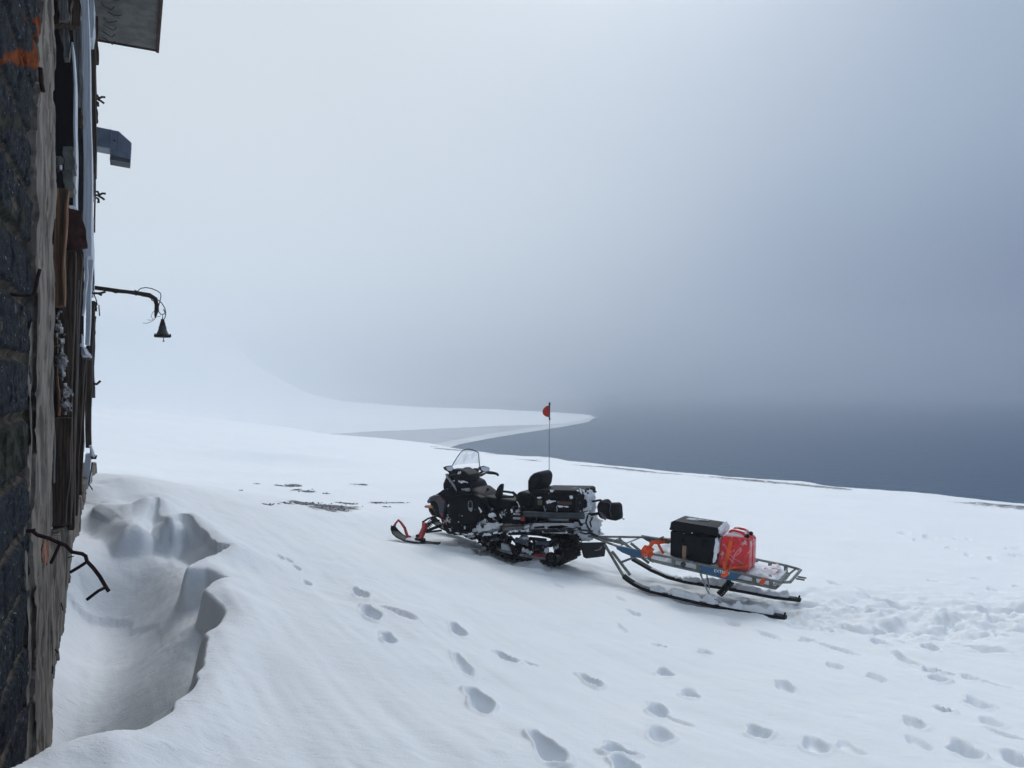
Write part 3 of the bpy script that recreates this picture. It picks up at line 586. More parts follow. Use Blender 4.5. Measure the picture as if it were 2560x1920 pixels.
# near to far, each edge-on to the viewer
board('board', WOODD, 118, 128, 1080, 1310, 6.15, .1)
board('batten', WOODG, 126, 134, 885, 1210, 6.2, .1)
board('board', WOODW, 137, 170, 469, 764, 6.25, .12, 134, 161, skew=2)
board('batten', WOODW, 162, 169, 474, 762, 6.22, .05, 153, 160)
board('batten', WOODW, 138, 145, 820, 1040, 6.3, .06, 142, 148)
board('board', WOODD, 128, 180, 1045, 1312, 6.55, .12, 117, 165)
board('board', WOODD, 150, 190, 627, 1312, 6.8, .12, 132, 176)
board('board', WOODD, 188, 206, 627, 1326, 7.0, .14, 166, 182)
board('batten', WOODG, 196, 201, 700, 1322, 6.98, .05, 174, 178)
board('board', WOODD, 200, 213, 897, 1290, 7.6, .1, 180, 192)
board('block_filler', CONC, 158, 186, 366, 425, 6.6, .2); board('block_filler', CONC, 158, 184, 427, 480, 6.62, .2)
board('block_filler', CONC, 140, 158, 390, 412, 6.6, .2)
board('metal_plate', REDRUST, 171, 206, 521, 619, 6.9, .05, 169, 218, skew=6)
board('painted_board', WPAINT, 179, 184, 105, 517, 7.0, .3, 186, 193)
board('board', WOODG, 183, 203, 62, 268, 7.3, .1, 190, 206); board('board', WOODD, 196, 206, 268, 317, 7.32, .06)
board('painted_board', WPAINT, 203, 222, -20, 640, 8.0, .25, 208, 231)
board('painted_board', WPAINT, 222, 234, -30, 95, 8.6, .3)
board('painted_board', WPAINT, 210, 220, 640, 788, 8.05, .1, 206, 212)
board('painted_board', WPAINT, 217, 233, 540, 862, 8.8, .2, 215, 225)
board('board', WOODD, 226, 240, 42, 440, 9.3, .15, 222, 240)
board('board', REDRUST, 232, 246, 40, 155, 9.6, .1); board('batten', REDRUST, 236, 240, 150, 580, 9.9, .05); board('batten', REDRUST, 240, 244, 258, 306, 10.0, .05)
board('board', WOODG, 228, 236, 434, 502, 9.1, .06, 230, 234)
board('painted_board', WPAINT, 228, 234, 580, 740, 10.3, .2)
board('board', WOODD, 219, 236, 752, 1120, 9.4, .15, 212, 226); board('batten', WOODG, 231, 238, 790, 995, 9.8, .06, 228, 237)
board('board', WOODD, 205, 216, 870, 1240, 8.9, .1, 198, 206)
board('painted_board', WPAINT, 214, 229, 1135, 1220, 10.6, .2, 207, 224)
board('painted_board', WPAINT, 208, 213, 930, 1130, 9.0, .05, 204, 209)
board('board', WOODD, 136, 178, -20, 60, 6.5, .1); board('board', WOODG, 145, 170, -20, 50, 6.45, .08); board('board', WOODD, 172, 200, -20, 64, 6.9, .1)
board('board', WOODG, 146, 172, 66, 145, 6.7, .1, 160, 174)
# felt, snow and small fittings on the facade
obj('torn_felt', puff(W, [(138, 764), (150, 770), (158, 812), (165, 850), (160, 880), (168, 930), (171, 960), (176, 990), (181, 1020), (176, 1040), (162, 1046), (150, 1036), (146, 960), (145, 900), (146, 850), (137, 815)], 6.28, .05, .008, 1.0, 3, .03, plane='x', back=.02), FELT, bl)
for pl, t0, sd_ in (([(203, 866), (210, 862), (231, 890), (230, 896), (204, 893)], 8.6, 1), ([(222, 1112), (228, 1110), (240, 1138), (238, 1146), (223, 1140)], 9.2, 2), ([(108, 1315), (120, 1312), (132, 1320), (126, 1336), (112, 1334)], 6.0, 5),
                    ([(170, 512), (188, 514), (190, 522), (172, 521)], 6.85, 6), ([(147, 412), (157, 412), (156, 424), (148, 424)], 6.55, 7), ([(204, 830), (209, 840), (209, 868), (200, 868)], 8.2, 8)):
    obj('snow_ledge', puff(W, pl, t0, .06, .008, .4, sd_, .002, plane='x'), SNOWP, bl)
board('ledge', WOODG, 204, 232, 892, 899, 8.65, .15, 206, 233); board('ledge', REDRUST, 224, 240, 1140, 1148, 9.25, .15, 230, 242)
spb = MB(); 
P_ = [W.py(u, v, -.04) for u, v in ((108, 1352), (122, 1345), (126, 1372), (120, 1410), (106, 1415), (104, 1385))]
obj('brick_patch', puff(W, [(109, 1350), (122, 1345), (126, 1375), (121, 1408), (107, 1416), (104, 1385)], -.035, .03, .01, .3, 2, .02, back=-.0), mat('orange brick', (.10, .025, .01), .9, col2=(.34, .085, .02), scale=14, bump=.6), bl)
# canopy slab
tf = 12.1; fe_, fr1 = W.px(243, 97, tf), W.px(392, 126, tf)
zb = (fe_[2] + fr1[2]) / 2; y0, y1 = .1, W.py(392, 126, 0)[1]
ynear = fr1[1]
mb = MB().box((6.5, .1, zb), (tf, ynear, zb + .14)); obj('canopy_slab', mb, CONC, bl, bevel=.01)
mb = MB().box((6.5, ynear - .03, zb - .035), (tf + .03, ynear + .012, zb + .16)).box((tf, .1, zb - .02), (tf + .03, ynear, zb + .15)); obj('canopy_edge', mb, REDRUST, bl, bevel=.006)
for k in range(16):
    mb = MB(); t_ = 12.0 - k * .22; y_ = -.12 - random.random() * .12; z_ = zb - .002
    mb.tube([(t_, y_, z_), (t_ + random.uniform(-.05, .05), y_ - .05, z_ - .03), (t_ + random.uniform(-.06, .06), y_ - .12, z_ - .035 - random.random() * .03), (t_, y_ - .16, z_ - .01)], .006, 5); obj('reinforcing_wire', mb, RUST, bl)
def wtube(name, pts, t0, r, m=RUST, parent=None, n=7):
    for P in pts: o = obj(name, MB().tube([W.px(u, v, t0) for u, v in P], r, n), m, parent or bl)
    return o
for (x, y, t0, s) in ((615, 625, 10.2, 1), (618, 1250, 10.3, 1)):
    P = [[(x, y + 15), (x + 25, y + 15), (x + 45, y + 3), (x + 68, y + 5)], [(x + 20, y + 20), (x + 40, y + 30), (x + 60, y + 45)], [(x, y - 8), (x + 15, y - 8), (x + 25, y + 10)], [(x + 5, y + 30), (x + 20, y + 40), (x + 22, y + 62), (x + 12, y + 60)]]
    wtube('rebar_stub', [[ca(*q) for q in p] for p in P], t0, .013)
wtube('rebar_stub', [[cb_(590, 345), cb_(650, 345), cb_(685, 335)], [cb_(640, 348), (255, 738)]], 9.0, .012)
wtube('rebar_stub', [[cb_(590, 935), cb_(630, 932), cb_(652, 912)], [cb_(600, 930), cb_(632, 935)]], 9.6, .013)
wtube('rebar_hook', [[cb_(60, 352), cb_(150, 362), cb_(200, 362), cb_(220, 350), cb_(235, 300), cb_(245, 240), cb_(258, 188)]], tW(72, .06), .008)
wtube('rebar_hook', [[ca(262, 440), ca(268, 540), ca(280, 595)]], tW(98, .06), .012)
wtube('cable', [[(247, 762), (249, 790)], [cb_(625, 500), cb_(600, 520), cb_(618, 600), cb_(600, 660), cb_(570, 705), cb_(555, 698)], [(228, 600), (231, 640), (234, 700), (233, 725)], [cb_(600, 1440), cb_(575, 1580), cb_(600, 1620)], [cb_(583, 400), cb_(585, 345), cb_(610, 325), cb_(612, 360), cb_(628, 400)]], 9.5, .006)
board('junction_box', REDRUST, 224, 241, 754, 777, 9.45, .08, 226, 244)
wtube('nail', [[cc(325, 925), cc(357, 958)], [cc(245, 1330), cc(308, 1334)], [cc(372, 650), cc(385, 698)], [cc(415, 375), cc(452, 366)]], tW(150, .06), .004)
# vent duct
vd = thing('vent_duct', W, 'blue grey sheet metal duct elbow sticking out of the wall under the canopy', 'duct')
t0 = 12.3
FP_ = [W.px(*ca(*p), t0) for p in ((600, 815), (770, 850), (853, 925), (846, 1030), (713, 1002), (716, 962), (600, 940))]
obj('duct_body', MB().loft(FP_, [(p[0] + .34, p[1], p[2]) for p in FP_]), ZINC, vd, bevel=.006)
FP_ = [W.px(*ca(*p), t0 + .01) for p in ((713, 1004), (846, 1032), (843, 1056), (711, 1032))]
obj('mesh_outlet', MB().loft(FP_, [(p[0] + .32, p[1], p[2]) for p in FP_]), ZINCD, vd, bevel=.003)
for (a, c) in (((718, 838), (714, 962)), ((846, 1002), (714, 975)), ((770, 852), (764, 985))):
    obj('seam', MB().tube([W.px(*ca(*a), t0 - .004), W.px(*ca(*c), t0 - .004)], .006, 6), ZINC, vd)
FP_ = [W.px(*ca(*p), t0 - .012) for p in ((735, 905), (745, 905), (745, 915), (735, 915))]
obj('rivet', MB().loft(FP_, [(p[0] + .02, p[1], p[2]) for p in FP_]), DARKIN, vd)
# wall lamp
def zl(x, y): return (200 + .12054 * x, 680 + .12054 * y)
TL = tW(214) + .2
wl = thing('wall_lamp', W, 'green bell shaped lamp hanging from a long dark iron arm on the building', 'lamp')
wtube('arm', [[zl(*p) for p in ((90, 285), (300, 325), (520, 355), (800, 395), (1000, 415), (1180, 440), (1440, 475), (1560, 560), (1590, 680), (1580, 830), (1560, 960))]], TL, [.026, .026, .027, .026, .024, .028, .026, .030, .026, .024, .008], RUST, wl, 9)
wtube('cable', [[zl(*p) for p in Q] for Q in (((1130, 375), (1190, 400), (1260, 340), (1360, 322), (1480, 340), (1600, 390), (1670, 440), (1680, 500), (1660, 600), (1625, 720), (1630, 820), (1680, 880), (1740, 875), (1765, 840), (1730, 770)),
     ((1540, 545), (1620, 580), (1700, 650), (1760, 750), (1778, 850), (1770, 930), (1745, 975)), ((1200, 470), (1300, 500), (1420, 520), (1500, 560)), ((1480, 560), (1500, 600), (1540, 590)), ((1160, 490), (1170, 420), (1210, 400)), ((650, 400), (740, 435), (830, 415)))], TL - .02, .0065, RUST, wl, 6)
wtube('loose_wire', [[zl(*p) for p in Q] for Q in (((1560, 790), (1500, 850), (1475, 930), (1510, 975), (1550, 970)), ((1555, 975), (1470, 1035), (1380, 1065), (1300, 1058)), ((1530, 990), (1450, 1000), (1400, 990)), ((1600, 930), (1650, 920), (1672, 905)), ((1530, 885), (1600, 910)))], TL - .01, .003, RUST, wl, 5)
bc = W.px(*zl(1712, 1360), TL); pxm = lambda n: n * .12054 / FPX * (W.world(bc)[1])
hb = lambda y: pxm(1360 - y)
obj('bell_shade', MB().lathe(bc, [(pxm(112), hb(1300)), (pxm(125), hb(1290)), (pxm(95), hb(1240)), (pxm(78), hb(1190)), (pxm(74), hb(1165)), (pxm(72), hb(1125)), (pxm(60), hb(1120))], n=24), LAMPG, wl)
obj('socket', MB().lathe(bc, [(pxm(62), hb(1122)), (pxm(48), hb(1050)), (pxm(34), hb(1015)), (pxm(36), hb(1005)), (pxm(36), hb(980)), (pxm(10), hb(975)), (pxm(6), hb(890))], n=16), RUST, wl)
mb = MB().lathe(bc, [(pxm(150), hb(1355)), (pxm(165), hb(1345)), (pxm(165), hb(1320)), (pxm(150), hb(1315)), (pxm(120), hb(1300))], n=28)
for k in range(6):
    a = k * math.pi / 3; mb.lathe((bc[0] + pxm(165) * math.cos(a), bc[1] + pxm(165) * math.sin(a), bc[2] + hb(1325)), [(pxm(16), 0), (pxm(20), pxm(20)), (pxm(8), pxm(42))], n=8)
mb.tube([(bc[0], bc[1] - .012, bc[2] + hb(1360)), (bc[0], bc[1] - .012, bc[2] + hb(1435))], .005, 6).lathe((bc[0], bc[1] - .012, bc[2] + hb(1445)), [(.01, 0), (.014, .006), (.008, .014)], n=8)
obj('clamp_ring', mb, RUST, wl)
# steel bar bracket
tb = tW(88, .03)
bb = thing('steel_bracket', W, 'bent black steel rod with prongs sticking out of the wall over the snow hollow', 'steel rod')
wtube('rod', [[cc(*p) for p in ((118, 212), (195, 213), (207, 205), (207, 222), (230, 238), (300, 258), (360, 285), (400, 300), (440, 342), (500, 352), (522, 366), (530, 398), (570, 440), (608, 490), (640, 545), (664, 582))]], tb, .0105, RUST, bb, 8)
wtube('prong', [[cc(367, 288), cc(340, 345), cc(310, 411)]], tb - .01, .009, RUST, bb)
wtube('prong', [[cc(535, 398), cc(490, 428), cc(427, 466)]], tb - .01, .009, RUST, bb)
wtube('prong', [[cc(650, 553), cc(600, 578), cc(560, 608), cc(528, 633)]], tb - .01, .009, RUST, bb)
# ================================================================== SNOWMOBILE
sm_ob = thing('snowmobile', M, 'black snowmobile with red ski loops and tall clear windshield parked on the snow', 'snowmobile')
def P(pts, y, f=z1): return [M.py(*f(*p), y) for p in pts]
def shift(L, y): return [(p[0], y, p[2]) for p in L]
def slab(name, m, pts, y0, y1, parent=sm_ob, f=z1, bev=.02, inset=0.0, midfat=0, seg=3):
    """outline traced on the near plane y0, carried through to y1; inset shrinks both outer loops for a rounded flank"""
    A = P(pts, y0, f); cx = sum(p[0] for p in A) / len(A); cz = sum(p[2] for p in A) / len(A)
    def L(y, k): return [(cx + (p[0] - cx) * k, y, cz + (p[2] - cz) * k) for p in A]
    if inset:
        d = (y0 - y1); loops = [L(y0, 1 - inset), L(y0 - d * .12, 1 - inset * .3), L(y0 - d * .3, 1), L(y1 + d * .3, 1), L(y1 + d * .12, 1 - inset * .3), L(y1, 1 - inset)]
        return obj(name, MB().lofts(loops), m, parent, bevel=bev, seg=seg, ang=50)
    return obj(name, MB().loft(L(y0, 1), L(y1, 1)), m, parent, bevel=bev, seg=seg)
def tb_(name, m, pts, y, r, parent=sm_ob, f=z1, n=8, closed=False):
    if isinstance(y, (int, float)): Q = P(pts, y, f)
    else: Q = [M.py(*f(*p), yy) for p, yy in zip(pts, y)]
    return obj(name, MB().tube(Q, r, n, closed), m, parent)
# skis
def ski(dy):
    yc = .48 + dy
    low = P([(75, 815), (80, 845), (100, 880), (135, 912), (200, 945), (300, 965), (380, 975), (450, 980), (472, 972)], .48)
    top = [(p[0] + (.012 if i < 3 else 0), 0, p[2] + (.02 if i > 1 else .0)) for i, p in enumerate(low)]
    loops = []
    for i, (a, c) in enumerate(zip(low, top)):
        hw = .035 if i == 0 else .06 if i == 1 else .08; hw = .05 if i == 8 else hw
        dx = -.02 if i == 0 else 0
        loops.append([(a[0], yc + hw, a[2] + .035), (a[0], yc + hw, a[2] + .012), (a[0], yc + .02, a[2]), (a[0], yc - .02, a[2]), (a[0], yc - hw, a[2] + .012), (a[0], yc - hw, a[2] + .035), (c[0], yc - hw + .015, c[2] + .005), (c[0], yc + hw - .015, c[2] + .005)])
    s = obj('ski', MB().lofts(loops), BLKC, sm_ob, bevel=.004)
    hd = [(p[0], yc, p[2]) for p in P([(95, 812), (100, 790), (125, 762), (148, 785), (180, 830), (195, 880), (205, 900), (232, 903)], .48)]
    obj('ski_loop', MB().tube(hd, [.014, .016, .017, .017, .019, .02, .018, .01], 8), REDP, s)
    obj('snow_patch', MB().loft([(p[0], yc + .07, p[2]) for p in P([(215, 915), (290, 935), (330, 945), (210, 930)], .48)], [(p[0], yc - .06, p[2] + .01) for p in P([(225, 905), (290, 930), (330, 938), (215, 912)], .48)]), SNOWP, s, bevel=.004)
    sp = [(p[0], yc - .01, p[2]) for p in P([(352, 788), (350, 830), (330, 880), (312, 930)], .48)]
    lp = []
    for i, q in enumerate(sp):
        h = [.028, .03, .036, .03][i]; lp.append([(q[0] - h, yc + .03, q[2]), (q[0] + h, yc + .03, q[2] + .01), (q[0] + h, yc - .03, q[2] + .01), (q[0] - h, yc - .03, q[2])])
    obj('spindle', MB().lofts(lp), REDP, sm_ob, bevel=.008)
    q = P([(312, 935)], .48)[0]; obj('ski_mount', MB().box((q[0] - .07, yc - .035, q[2] - .05), (q[0] + .07, yc + .035, q[2] + .03)).lathe((q[0] + .02, yc - .05, q[2] + .06), [(.025, 0), (.025, .1)], (0, 1, 0), 10), RUB, sm_ob, bevel=.01)
    inn = .17 if dy == 0 else -.17
    def pr(a, ya, b_, yb): return [(a[0], ya, a[2]), (b_[0], yb, b_[2])]
    g = lambda x, y, yy: M.py(*z1(x, y), yy)
    mb = MB()
    for (a, c, r) in (((365, 850), (500, 800), .013), ((365, 862), (500, 812), .011), ((362, 868), (500, 850), .014), ((340, 775), (380, 748), .013), ((380, 748), (470, 725), .013), ((352, 800), (480, 762), .013), ((338, 800), (334, 775), .012)):
        A = g(*a, .45); B = g(*c, .30); mb.tube([(A[0], A[1] + dy if dy == 0 else -A[1], A[2]), (B[0], B[1] if dy == 0 else -B[1], B[2])], r, 7)
    obj('suspension_arm', mb, BLKC, sm_ob)
    A = g(368, 825, .42); B = g(440, 745, .30)
    if dy: A = (A[0], -A[1], A[2]); B = (B[0], -B[1], B[2])
    k = obj('front_shock', MB().tube([A, B], .016, 8), METAL, sm_ob); obj('spring', MB().coil(A, B, .036, .0055, 7), BLKC, k)
ski(0); ski(-.96)
# body
slab('belly_pan', BLKS, [(470, 730), (500, 840), (540, 888), (760, 895), (1000, 890), (1000, 800), (860, 700), (560, 690)], .30, -.30, bev=.03, inset=.04)
slab('hood', BLK, [(366, 602), (392, 560), (440, 530), (500, 500), (545, 500), (660, 470), (760, 490), (850, 560), (940, 700), (900, 820), (620, 840), (500, 780), (440, 745), (402, 700), (378, 640)], .27, -.27, bev=.05, inset=.10, seg=4)
slab('side_panel', BLK, [(548, 600), (600, 555), (680, 535), (780, 540), (840, 570), (870, 640), (860, 720), (800, 790), (700, 820), (600, 790), (555, 740), (535, 670)], .345, .20, bev=.03, inset=.08, seg=4)
slab('side_panel', BLK, [(548, 600), (600, 555), (680, 535), (780, 540), (840, 570), (870, 640), (860, 720), (800, 790), (700, 820), (600, 790), (555, 740), (535, 670)], -.20, -.345, bev=.03, inset=.08, seg=4)
slab('fairing', GREYP, [(392, 572), (430, 548), (475, 548), (520, 590), (528, 610), (510, 700), (505, 742), (478, 705), (470, 650), (455, 610), (430, 590), (400, 600)], .335, .22, bev=.012)
slab('fairing', GREYP, [(392, 572), (430, 548), (475, 548), (520, 590), (528, 610), (510, 700), (505, 742), (478, 705), (470, 650), (455, 610), (430, 590), (400, 600)], -.22, -.335, bev=.012)
slab('lower_fairing', GREYP, [(380, 652), (392, 665), (412, 700), (420, 728), (402, 712), (386, 685)], .24, -.24, bev=.01)
slab('nose_cover', mat('blue grey hood decal', (.06, .08, .13), .35), [(368, 600), (392, 562), (430, 545), (470, 543), (440, 560), (400, 585), (392, 612), (378, 620)], .285, -.285, bev=.01)
for pts in ([(478, 702), (508, 708), (506, 742)], [(500, 590), (520, 602), (522, 612), (500, 600)], [(472, 560), (495, 570), (497, 582), (478, 574)], [(505, 748), (520, 762), (548, 808), (535, 800), (512, 770)]):
    slab('red_stripe', REDD, pts, .341, .335, bev=0)
slab('turn_light', AMB, [(386, 640), (408, 636), (418, 648), (404, 660), (388, 656)], .30, .26, bev=.004)
slab('front_light', PINK, [(343, 645), (352, 633), (385, 640), (392, 658), (352, 656)], .26, .16, bev=.012); slab('front_light', PINK, [(343, 645), (352, 633), (385, 640), (392, 658), (352, 656)], -.16, -.26, bev=.012)
slab('cowl', BLK, [(500, 505), (498, 450), (520, 395), (545, 355), (560, 350), (600, 360), (680, 410), (740, 440), (775, 520), (700, 540), (560, 530)], .24, -.20, bev=.04, inset=.08, seg=4)
slab('cowl_flank', BLK, [(445, 540), (500, 500), (560, 485), (640, 520), (600, 545), (500, 560)], .30, -.30, bev=.03)
slab('console', BLKC, [(560, 350), (600, 325), (650, 322), (700, 345), (740, 380), (720, 440), (620, 430), (560, 400)], .26, -.05, bev=.03, inset=.06)
slab('console', BLKC, [(610, 400), (640, 350), (700, 345), (740, 380), (720, 450), (620, 440)], .0, -.30, bev=.03)
# white crusted strap down the cowl, label, badge
tb_('cowl_strap', ALU, [(540, 362), (548, 385), (575, 420), (600, 455), (618, 490), (632, 522)], .27, [.02, .022, .014, .018, .012, .008])
slab('sticker', LABEL, [(667, 490), (735, 484), (742, 510), (672, 516)], .262, .245, bev=.002)
tb_('badge', LABEL, [(728, 655), (728, 615), (733, 600), (745, 594), (757, 600), (762, 615), (762, 655)], .347, .0035, n=5)
slab('badge', LABEL, [(729, 655), (762, 655), (762, 668), (757, 688), (742, 684), (729, 668)], .351, .344, bev=0)
# windshield, a curved transparent sheet with a black trim
WSO = [((585, 297), .33), ((605, 262), .31), ((630, 222), .27), ((658, 182), .22), ((680, 162), .17), ((705, 150), .10), ((735, 147), .03), ((765, 153), -.07), ((795, 166), -.16), ((816, 180), -.24), ((820, 220), -.27), ((823, 260), -.30), ((827, 300), -.33)]
pts = [M.py(*z1(*p), y) for p, y in WSO]
sb = sum(p[0] for p in (pts[0], pts[-1])) / 2; stp = pts[6][0]
zlo, zhi = pts[0][2], pts[6][2]
nW = len(pts); mb = MB(); rows = 8
def ws_row(f):          # interpolate between the left and right edges at relative height f
    z = zlo + (zhi - zlo) * f * .995
    L = pts[:7]; Rr = pts[6:][::-1]
    def ip(S):
        for a, c in zip(S[:-1], S[1:]):
            if a[2] <= z <= c[2]: k = (z - a[2]) / (c[2] - a[2] + 1e-9); return [a[i] + (c[i] - a[i]) * k for i in range(3)]
        return list(S[0]) if z < S[0][2] else list(S[-1])
    a, c = ip(L), ip(Rr); out = []
    for k in range(9):
        g = k / 8; q = [a[i] + (c[i] - a[i]) * g for i in range(3)]; q[0] += .10 * (1 - (2 * g - 1) ** 2) * (1 - f * .8); out.append(tuple(q))
    return out
R_s = [ws_row(k / rows) for k in range(rows + 1)]
for r in R_s: mb.v += r
for i in range(rows):
    for k in range(8): mb.f.append((i * 9 + k, i * 9 + k + 1, (i + 1) * 9 + k + 1, (i + 1) * 9 + k))
ws = obj('windshield', mb, GLASSM, sm_ob); md = ws.modifiers.new('solid', 'SOLIDIFY'); md.thickness = .003
obj('trim', MB().tube(pts, .0065, 6), BLKC, ws)
# mirrors
for (c, y, pl) in (((562, 318), .5, [(527, 306), (545, 296), (578, 292), (594, 302), (596, 325), (585, 341), (560, 340), (543, 332)]), ((868, 320), -.5, [(830, 302), (862, 294), (905, 306), (910, 322), (898, 340), (862, 344), (838, 330)])):
    # the housing faces back along the machine, so it lies across the x axis
    x0 = M.py(*z1(*c), y)[0]
    Q = [M.px(*z1(c[0] + (p[0] - c[0]) * 1.12, c[1] + (p[1] - c[1]) * 1.12), x0) for p in pl]; cy = sum(q[1] for q in Q) / len(Q); cz = sum(q[2] for q in Q) / len(Q)
    hsg = obj('mirror', MB().loft([(x0, q[1], q[2]) for q in Q], [(x0 + .05, cy + (q[1] - cy) * .75, cz + (q[2] - cz) * .7) for q in Q]), BLKC, sm_ob, bevel=.006)
    obj('mirror_glass', MB().loft([(x0 - .004, cy + (q[1] - cy) * .78, cz + (q[2] - cz) * .74) for q in Q], [(x0 + .002, cy + (q[1] - cy) * .78, cz + (q[2] - cz) * .74) for q in Q]), MIRR, hsg)
    obj('mirror_arm', MB().tube([(x0 + .02, cy, cz - .03), (x0 + .05, y * .75, cz - .07), (x0 + .08, y * .5, cz - .08)], .017, 8), BLKC, hsg)
# handlebar
tb_('handlebar', BLKC, [(560, 385), (600, 372), (660, 375), (740, 388), (790, 392), (830, 372), (880, 352), (905, 350), (950, 355), (975, 362), (986, 374)], [.44, .38, .25, .05, -.02, -.15, -.3, -.36, -.44, -.5, -.53], [.018, .018, .014, .014, .014, .013, .013, .024, .021, .019, .017])
tb_('handlebar_brace', BLKC, [(700, 400), (760, 345), (800, 385), (840, 380), (885, 352)], [.1, 0, -.05, -.15, -.3], .010)
tb_('steering_post', METAL, [(745, 385), (760, 420), (775, 470)], [0, 0, 0], .03)
tb_('brake_cable', BLKC, [(820, 395), (818, 410), (830, 425), (838, 440), (830, 452), (846, 462), (835, 480)], [-.12, -.14, -.15, -.16, -.16, -.16, -.16], .006)
for (x, y, yy, sx, m) in ((722, 325, .02, .04, BLKC), (745, 330, -.02, .03, ZINC), (705, 350, .1, .045, BLKC), (770, 350, -.08, .04, BLKC), (742, 360, 0, .02, REDP), (600, 345, .25, .05, BLKC), (650, 340, .15, .05, BLKC), (795, 330, -.18, .035, BLKC)):
    q = M.py(*z1(x, y), yy); obj('switch_block', MB().box((q[0] - sx, q[1] - sx, q[2] - sx * .8), (q[0] + sx, q[1] + sx, q[2] + sx * .8)), m, sm_ob, bevel=.012)
for (x, y, yy, L_) in ((590, 420, .26, 8), (680, 425, .255, 9), (760, 410, .03, 7), (650, 355, .28, 5)):
    obj('snow_patch', puff(M, [z1(x - L_ * 4, y + 5), z1(x - L_ * 2, y - 10), z1(x + L_ * 2, y - 6), z1(x + L_ * 4, y + 10), z1(x, y + 12)], yy, .02, .008, .6, x, .02), SNOWP, sm_ob)
for (pts, yy, rr) in (([(640, 400), (680, 430), (740, 435), (780, 470)], .18, .008), ([(600, 380), (630, 410), (700, 415)], .22, .007), ([(760, 360), (790, 410), (770, 450), (800, 490)], [.0, -.05, -.05, .0], .008), ([(705, 360), (690, 400), (720, 440)], .12, .007)):
    tb_('cable', BLKC, pts, yy, rr, n=6)
for i, (pl, yy, th) in enumerate(([[(745, 415), (775, 400), (800, 425), (790, 455), (755, 450)], .0, .03], [[(800, 400), (815, 405), (845, 470), (835, 478), (812, 440)], -.14, .02], [[(1135, 600), (1160, 598), (1180, 650), (1165, 655), (1150, 620)], .27, .012], [[(1090, 660), (1110, 665), (1112, 700), (1098, 700)], .315, .012],
        [[(555, 620), (563, 625), (556, 650), (549, 648)], .35, .006], [[(640, 770), (655, 768), (648, 782), (638, 780)], .35, .006], [[(800, 640), (830, 650), (850, 690), (835, 700), (815, 670)], .35, .01], [[(690, 800), (712, 790), (706, 840), (690, 845)], .31, .01], [[(665, 720), (682, 722), (680, 728), (664, 727)], .35, .004], [[(985, 700), (1000, 702), (1025, 740), (1010, 745)], .30, .012], [[(1205, 815), (1240, 800), (1262, 812), (1250, 850), (1215, 850)], .33, .03])):
    obj('snow_patch', puff(M, [z1(*p) for p in pl], yy, th, .006, .6, 90 + i, .006), SNOWP, sm_ob)
# seats
slab('driver_seat', SEAT, [(790, 520), (870, 552), (960, 572), (1120, 590), (1140, 640), (1080, 672), (960, 706), (905, 690), (870, 620)], .19, -.19, bev=.05, inset=.06, seg=4)
slab('driver_backrest', SEAT, [(953, 545), (975, 485), (1000, 450), (1018, 448), (1014, 500), (1003, 566), (970, 572)], .15, .08, bev=.015, seg=3)
tb_('grab_rail', BLKC, [(1012, 512), (1060, 516), (1112, 524), (1128, 540), (1118, 560), (1010, 560)], .20, .015)
tb_('side_frame', BLKC, [(1110, 520), (1150, 555), (1170, 600), (1190, 650), (1195, 700)], .26, .02); tb_('side_frame', BLKC, [(1110, 520), (1150, 555), (1170, 600), (1190, 650), (1195, 700)], -.26, .02)
slab('passenger_seat', SEAT, [(1125, 560), (1150, 516), (1200, 514), (1260, 535), (1290, 560), (1290, 660), (1200, 670), (1130, 620)], .20, -.20, bev=.05, inset=.06, seg=4)
slab('passenger_backrest', SEAT, [(1232, 500), (1232, 425), (1250, 385), (1280, 358), (1320, 345), (1345, 352), (1352, 400), (1340, 480), (1285, 520), (1250, 545)], .20, -.18, bev=.05, inset=.07, seg=4)
tb_('starter_lever', BLKC, [(880, 526), (885, 505)], .2, .005); slab('starter_knob', BLKC, [(882, 512), (884, 486), (893, 480), (906, 492), (900, 506), (890, 514)], .215, .185, bev=.01)
# tunnel, running board, rack
slab('tunnel', ALU, [(860, 770), (1290, 785), (1640, 790), (1700, 870), (1640, 885), (1250, 872), (860, 880)], .235, -.235, bev=.01)
slab('frame_cover', BLKS, [(850, 590), (960, 700), (1130, 640), (1200, 650), (1280, 700), (1290, 790), (860, 800), (800, 760)], .25, -.25, bev=.02)
tb_('frame_tube', BLK, [(770, 520), (860, 600), (920, 690), (965, 740), (1010, 760)], .29, .024); tb_('frame_tube', BLK, [(770, 520), (860, 600), (920, 690), (965, 740), (1010, 760)], -.29, .024)
slab('rack_deck', BLKS, [(1215, 690), (1290, 698), (1620, 712), (1620, 735), (1290, 728), (1215, 722)], .30, -.30, bev=.008)
tb_('rack_rail', mat('blue grey tube', (.035, .045, .058), .4, frost=.5, fthr=.68), [(1215, 710), (1300, 712), (1500, 722), (1725, 725)], .32, .042, n=12)
slab('side_box', BLKS, [(1120, 690), (1215, 690), (1222, 800), (1100, 800), (1085, 740)], .31, .18, bev=.015)
for (pl, m) in (([(1115, 702), (1175, 704), (1175, 718), (1115, 716)], ALU), ([(1115, 735), (1178, 737), (1178, 757), (1113, 754)], ALU), ([(1187, 735), (1216, 730), (1212, 768), (1180, 770)], REDP)):
    slab('side_fitting', m, pl, .322, .305, bev=.002)
slab('toe_rail', mat('dark brown rail', (.04, .018, .014), .5), [(1000, 812), (1195, 800), (1200, 815), (1000, 832)], .40, .37, bev=.004)
for s in (1, -1):
    ya, yb = (.46, .24) if s == 1 else (-.24, -.46)
    slab('running_board', BLKS, [(590, 876), (900, 884), (1262, 856), (1640, 845), (1640, 862), (1262, 876), (900, 898), (600, 892)], ya, yb, bev=.004)
